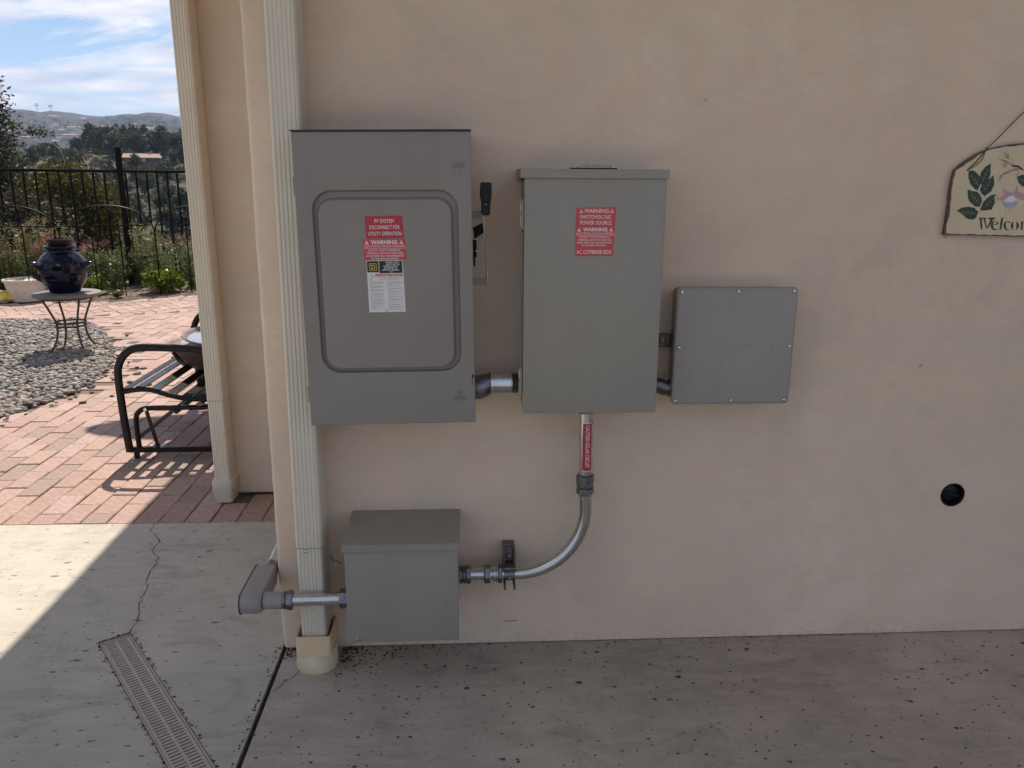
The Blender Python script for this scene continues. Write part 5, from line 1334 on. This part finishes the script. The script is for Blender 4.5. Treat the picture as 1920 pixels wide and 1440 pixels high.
low_bush('ground_cover_tuft', -3.98, 7.22, .10, .06, 220, .020, M['leaf_bed'], 'tiny green tuft at the bed edge in bare soil', 44)
low_bush('flower_cluster', -5.35, 8.1, .16, .16, 420, .034, M['petal_pale'], 'pale yellow peach shrub top at the left of the bed', 45)

# ------------------------------------------------------------------ trees and scrub
def tree_mesh(seed, rx, rz, trunk_h, n, leaf, mat, k_=11, spread=.68, bare=0):
    g = random.Random(seed); bm = bmesh.new(); zc_ = trunk_h+rz*.75; tr = rx*.055+.03
    tube(bm, [(0, 0, -.4), (rx*.03, 0, trunk_h*.5), (g.uniform(-.08, .08)*rx, g.uniform(-.08, .08)*rx, trunk_h), (0, 0, zc_)], tr, n=7, rads=[tr*1.3, tr, tr*.8, tr*.3])
    for i in range(7):
        a = i*2.4+g.uniform(-.4, .4); z0_ = trunk_h*g.uniform(.55, 1.1); e = (math.cos(a)*rx*.62, math.sin(a)*rx*.62, zc_+rz*g.uniform(-.35, .45))
        m_ = (e[0]*.4, e[1]*.4, (z0_+e[2])/2+rz*.06); tube(bm, [(0, 0, z0_), m_, e], tr*.4, n=5, rads=[tr*.5, tr*.35, tr*.12])
    v, fi = leaves(n, lobes(k_, rx, rx, rz, spread, zc_, seed), leaf, seed, .6, updir=.2)
    return mesh_of('trunk', bm, M['bark']), np_mesh('crown', v, fi, mat)
def plant_tree(name, ms, x, y, label, cat='tree', group=None, s_=1, rz_=0, z=None, sz=None):
    t = thing(name, label, cat, (x, y, Hxy(x, y) if z is None else z), (0, 0, rz_), group); t.scale = (s_, s_, (sz or s_))
    link('trunk', ms[0], t); link('crown', ms[1], t); return t
def at(azd, R0): return R0*math.sin(math.radians(azd)), -2.1+R0*math.cos(math.radians(azd))
x, y = at(-29.4, 24); plant_tree('eucalyptus_tree', tree_mesh(51, 1.15, 1.9, 2.4, 15000, .045, M['leaf_dark'], 18, .85), x, y, 'tall dark brownish tree rising at the left edge beyond the fence', s_=1.0, z=-2.25)
x, y = at(-26.2, 27); plant_tree('pepper_tree', tree_mesh(52, 2.1, 2.0, 1.4, 34000, .050, M['leaf_olive'], 18, .8), x, y, 'broad olive green tree with yellowish tips behind the fence', z=-3.0)
x, y = at(-28.2, 21); plant_tree('shrub_tree', tree_mesh(53, 1.7, 1.5, .8, 18000, .045, M['leaf_dark'], 12, .75), x, y, 'dark low tree tucked under the tall one at left', z=-2.2)
x, y = at(-23.6, 30); plant_tree('pepper_tree', tree_mesh(54, 1.9, 1.25, .9, 18000, .05, M['leaf_olive'], 12, .8), x, y, 'smaller olive tree directly left of the tall fence post', z=-3.2)
x, y = at(-21.3, 36); plant_tree('shrub_tree', tree_mesh(55, 2.1, 1.3, .8, 16000, .06, M['leaf_olive'], 12, .8), x, y, 'green rounded tree low behind the pickets right of the post', z=-4.9)
oaks = [tree_mesh(60+i, 3.6, 2.9+.4*i, 1.6, 1500, .38, M['leaf_oak'], 12, .75) for i in range(4)]
scr = [tree_mesh(70+i, 2.2, 1.3, .3, 500, .26, M['leaf_scrub'], 8, .7) for i in range(3)]
g = random.Random(23)
n_oak = 0
for i in range(190):            # wooded top of the near ridge
    a = g.uniform(-31, -15.5); R0 = g.uniform(350, 455)
    if a < -23.6 and g.random() < .80: continue
    x, y = at(a, R0); plant_tree('oak_tree', oaks[g.randrange(4)], x, y, 'dark rounded oak in the wood along the near ridge', 'tree', 'oaks along the near ridge', g.uniform(.75, 1.5), g.uniform(0, 6))
for i in range(85):            # slope below
    a = g.uniform(-30, -16.5); R0 = g.uniform(150, 345)
    if -22.7 < a < -19.3 and 303 < R0 < 338: continue
    if -20.6 < a < -18.2 and 215 < R0 < 300 and g.random() < .85: continue
    x, y = at(a, R0); plant_tree('oak_tree', oaks[g.randrange(4)], x, y, 'scattered dark oak on the slope below the ridge wood', 'tree', 'oaks scattered on the slope', g.uniform(.45, .95), g.uniform(0, 6))
# scrub mass on the slope: uncountable
V = []; F = []; n0 = 0; g_ = np.random.default_rng(77)
for i in range(2100):
    a = g_.uniform(-32, -15); R0 = g_.uniform(26, 345)
    if i % 7 < 2: R0 = g_.uniform(345, 475)
    elif g_.random() < .25: R0 = g_.uniform(26, 110)
    x, y = at(a, R0); z = Hxy(x, y); s_ = g_.uniform(.5, 1.5)*(.55+R0/260)
    n_ = 60; c = g_.normal(size=(n_, 3)); c /= np.linalg.norm(c, axis=1)[:, None]; c *= g_.uniform(.4, 1, (n_, 1)); c[:, 2] = abs(c[:, 2])*.75; c = c*s_+np.array([x, y, z])
    d = g_.normal(size=(n_, 3)); d /= np.linalg.norm(d, axis=1)[:, None]; q = np.cross(d, g_.normal(size=(n_, 3))); q /= np.linalg.norm(q, axis=1)[:, None]; l_ = s_*.20
    V.append(np.stack([c-d*l_, c-q*l_*.6, c+d*l_, c+q*l_*.6], 1).reshape(-1, 3))
V = np.concatenate(V); nF = len(V)//4; F = np.arange(len(V)).reshape(-1, 4)
mi = np.repeat(g_.choice(3, 2100, p=[.5, .3, .2]), 60)
o = link('hillside_scrub', np_mesh('hillside_scrub', V, F, [M['leaf_scrub'], M['leaf_oak'], M['leaf_olive']], mi)); tag(o, 'dry brown and green scrub covering the valley slope', None, None, 'stuff')
# far wooded patches: uncountable clumps on the distant hills
V = []; g_ = np.random.default_rng(78); nC = 2600
for i in range(nC):
    a = g_.uniform(-31, -16); R0 = g_.uniform(1250, 2700)
    x, y = at(a, R0)
    if fbm(x, y, 3, .004) < -.25: continue
    z = Hxy(x, y); s_ = g_.uniform(3, 6.5); n_ = 7
    c = g_.normal(size=(n_, 3))*np.array([.6, .6, .3]); c[:, 2] = abs(c[:, 2])+.15; c = c*s_+np.array([x, y, z]); d = g_.normal(size=(n_, 3)); d /= np.linalg.norm(d, axis=1)[:, None]
    q = np.cross(d, g_.normal(size=(n_, 3))); q /= np.linalg.norm(q, axis=1)[:, None]; l_ = s_*.55
    V.append(np.stack([c-d*l_, c-q*l_*.7, c+d*l_, c+q*l_*.7], 1).reshape(-1, 3))
V = np.concatenate(V)
o = link('distant_woodland', np_mesh('distant_woodland', V, np.arange(len(V)).reshape(-1, 4), M['leaf_oak'])); tag(o, 'patchy woodland dotted over the distant hills', None, None, 'stuff')

# pale agave stalk and dead branch
x, y = at(-25.75, 30); ag = thing('dead_flower_stalk', 'thin curved bare stalk with dry tufts against the distant hills', 'plant', (x, y, Hxy(x, y)))
zz = -Hxy(x, y)+1.3
P_ = smooth_path([(.45, 0, 0), (.42, 0, zz*.6), (.35, 0, zz+.55), (.10, 0, zz+1.05), (-.30, 0, zz+1.42), (-.62, 0, zz+1.55)])
obj('stem', T(P_, .012, n=5), M['deadwood'], ag)
v, fi = leaves(260, lambda g, n: np.array([[-.35, 0, zz+1.42]])+g.normal(size=(n, 3))*np.array([.24, .12, .09]), .045, 5); link('seed_tufts', np_mesh('seed_tufts', v, fi, M['leaf_dark']), ag)['kind'] = 'stuff'
x, y = at(-23.9, 60); db = thing('dead_tree', 'pale leafless branching dead tree in the scrub left of the post', 'tree', (x, y, Hxy(x, y)))
zz = 1.6-Hxy(x, y)
bm = bmesh.new()
for P_ in ([(0, 0, 0), (.1, 0, zz*.6), (0, 0, zz)], [(0, 0, zz), (-.35, 0, zz+.30), (-.75, 0, zz+.38), (-1.15, 0, zz+.62)], [(0, 0, zz-.1), (-.1, .2, zz+.5), (-.35, .2, zz+1.1)], [(.05, 0, zz-.3), (.35, 0, zz+.15), (.3, 0, zz+.5)], [(-.7, 0, zz+.38), (-.95, .1, zz+.15)], [(-.35, 0, zz+.3), (-.6, 0, zz+.8)]):
    tube(bm, P_, .04, n=5, rads=[.06-.012*i for i in range(len(P_))])
obj('branches', bm, M['deadwood'], db)

# ------------------------------------------------------------------ ranch house on the slope
hx, hy = at(-20.72, 325); hb = thing('ranch_house', 'low pinkish roofed ranch house on the wooded slope', 'house', (hx, hy, 6.9), (0, 0, math.radians(17)))
hb.scale = (.84, .84, .84)
obj('wall', B(-7.5, 6.6, -2.5, 3, -2, 2.3), M['far_wall'], hb)
rb = bmesh.new()
for yy0, yy1, za, zb in ((-3.4, .2, 2.0, 3.7), (.2, 4, 3.7, 2.0)):
    vs = [rb.verts.new(p) for p in ((-8.2, yy0, za), (7.4, yy0, za), (6.2, yy1, zb) if yy0 < 0 else (7.4, yy1, zb), (-7.8, yy1, zb))] if yy0 < 0 else [rb.verts.new(p) for p in ((-7.8, yy0, za), (6.2, yy0, za), (7.4, yy1, zb), (-8.2, yy1, zb))]
    rb.faces.new(vs)
rf = obj('roof', rb, M['roof_tile'], hb); md = rf.modifiers.new('s', 'SOLIDIFY'); md.thickness = .25
obj('chimney', B(2.2, 3.0, .2, .9, 3.0, 4.5), M['roof_tile'], rf)
for x in (-5.5, -3.3, -.6, 1.6, 4.2): obj('window', B(x, x+1.3, -2.56, -2.501, .6, 1.7), M['glass_dark'] if x not in (-.6,) else M['far_white'], hb)
obj('terrace', B(-9, 8, -6, -2.51, -2.2, -.4), M['soil'], hb)
# small dark tower and cypress on the ridge
tx, ty = at(-23.05, 415); tw = thing('water_tower', 'small dark square tower poking above the ridge trees', 'tower', (tx, ty, Hxy(tx, ty)))
hh = 1.3+415*math.tan(math.radians(2.95))-Hxy(tx, ty)
obj('tank', B(-1.5, 1.5, -1.5, 1.5, hh-2.6, hh), M['black_iron'], tw)
for sx in (-1.2, 1.2):
    for sy in (-1.2, 1.2): obj('leg', B(sx-.15, sx+.15, sy-.15, sy+.15, -1, hh-2.601), M['black_iron'], tw)
obj('cap', B(-1.9, 1.9, -1.9, 1.9, hh+.001, hh+.35), M['black_iron'], tw)
cm = tree_mesh(91, .9, 3.4, .6, 900, .3, M['leaf_dark'], 7, .5)
x, y = at(-21.85, 425); plant_tree('cypress_tree', cm, x, y, 'narrow dark cypress standing alone above the ridge trees', s_=1.25, sz=1.45)
# radio masts on the skyline
for azd, hgt, lab in ((-26.22, 24, 'thin radio mast on the distant skyline, left of the pair'), (-25.50, 17, 'shorter branched mast on the distant skyline, right of the pair')):
    x, y = at(azd, 3000); z = Hxy(x, y); t = thing('radio_mast', lab, 'mast', (x, y, z)); bm = bmesh.new()
    box(bm, -.6, .6, -.6, .6, -4, hgt); obj('mast', bm, M['cast'], t)
    for zz in (hgt*.62, hgt*.82): obj('cross_arm', B(-7 if hgt < 30 else -3, 7 if hgt < 30 else 3, -.5, .5, zz, zz+1.6), M['cast'], t)
# pale houses dotted over the far hills
hm = mesh_of('far_house', bmesh.new(), M['far_white'])
bm = bmesh.new(); box(bm, -9, 9, -5, 5, -4, 4); 
vs = [bm.verts.new(p) for p in ((-10, -6, 4), (10, -6, 4), (10, 6, 4), (-10, 6, 4), (-10, 0, 7), (10, 0, 7))]
for q in ((0, 1, 5, 4), (3, 2, 5, 4), (0, 3, 4), (1, 2, 5)): bm.faces.new([vs[i] for i in q]).material_index = 1
hm = mesh_of('distant_house', bm, [M['far_white'], M['roof_tile']])
g = random.Random(31)
for i in range(70):
    if i < 52: a = g.choice([g.uniform(-28.4, -26.3), g.uniform(-27, -23), g.uniform(-26, -22.5)]); R0 = g.uniform(1450, 2700)
    else: a = g.uniform(-22, -18.4); R0 = g.uniform(1480, 2100)
    x, y = at(a, R0); s_ = g.uniform(.35, .8)
    o = link('distant_house', hm, None, (x, y, Hxy(x, y)+4), (0, 0, g.uniform(-.8, .8))); o.scale = (s_*g.uniform(.8, 1.8), s_, s_*.8)
    tag(o, 'tiny pale house dotted among trees on the distant hills', 'house', 'pale houses on the distant hills')

# ================================================================== HAZE
hzm = bpy.data.materials.new('haze_air'); hzm.use_nodes = True; hzm.node_tree.nodes.clear()
vn = hzm.node_tree.nodes.new('ShaderNodeVolumePrincipled'); vn.inputs['Color'].default_value = (.58, .70, 1, 1); vn.inputs['Density'].default_value = HAZE; vn.inputs['Anisotropy'].default_value = .1
on = hzm.node_tree.nodes.new('ShaderNodeOutputMaterial'); hzm.node_tree.links.new(vn.outputs[0], on.inputs['Volume'])
hz = obj('haze', B(-12500, 12500, -12500, 12500, -130, 420), hzm); tag(hz, 'thin blue air haze over the whole valley', None, None, 'stuff')
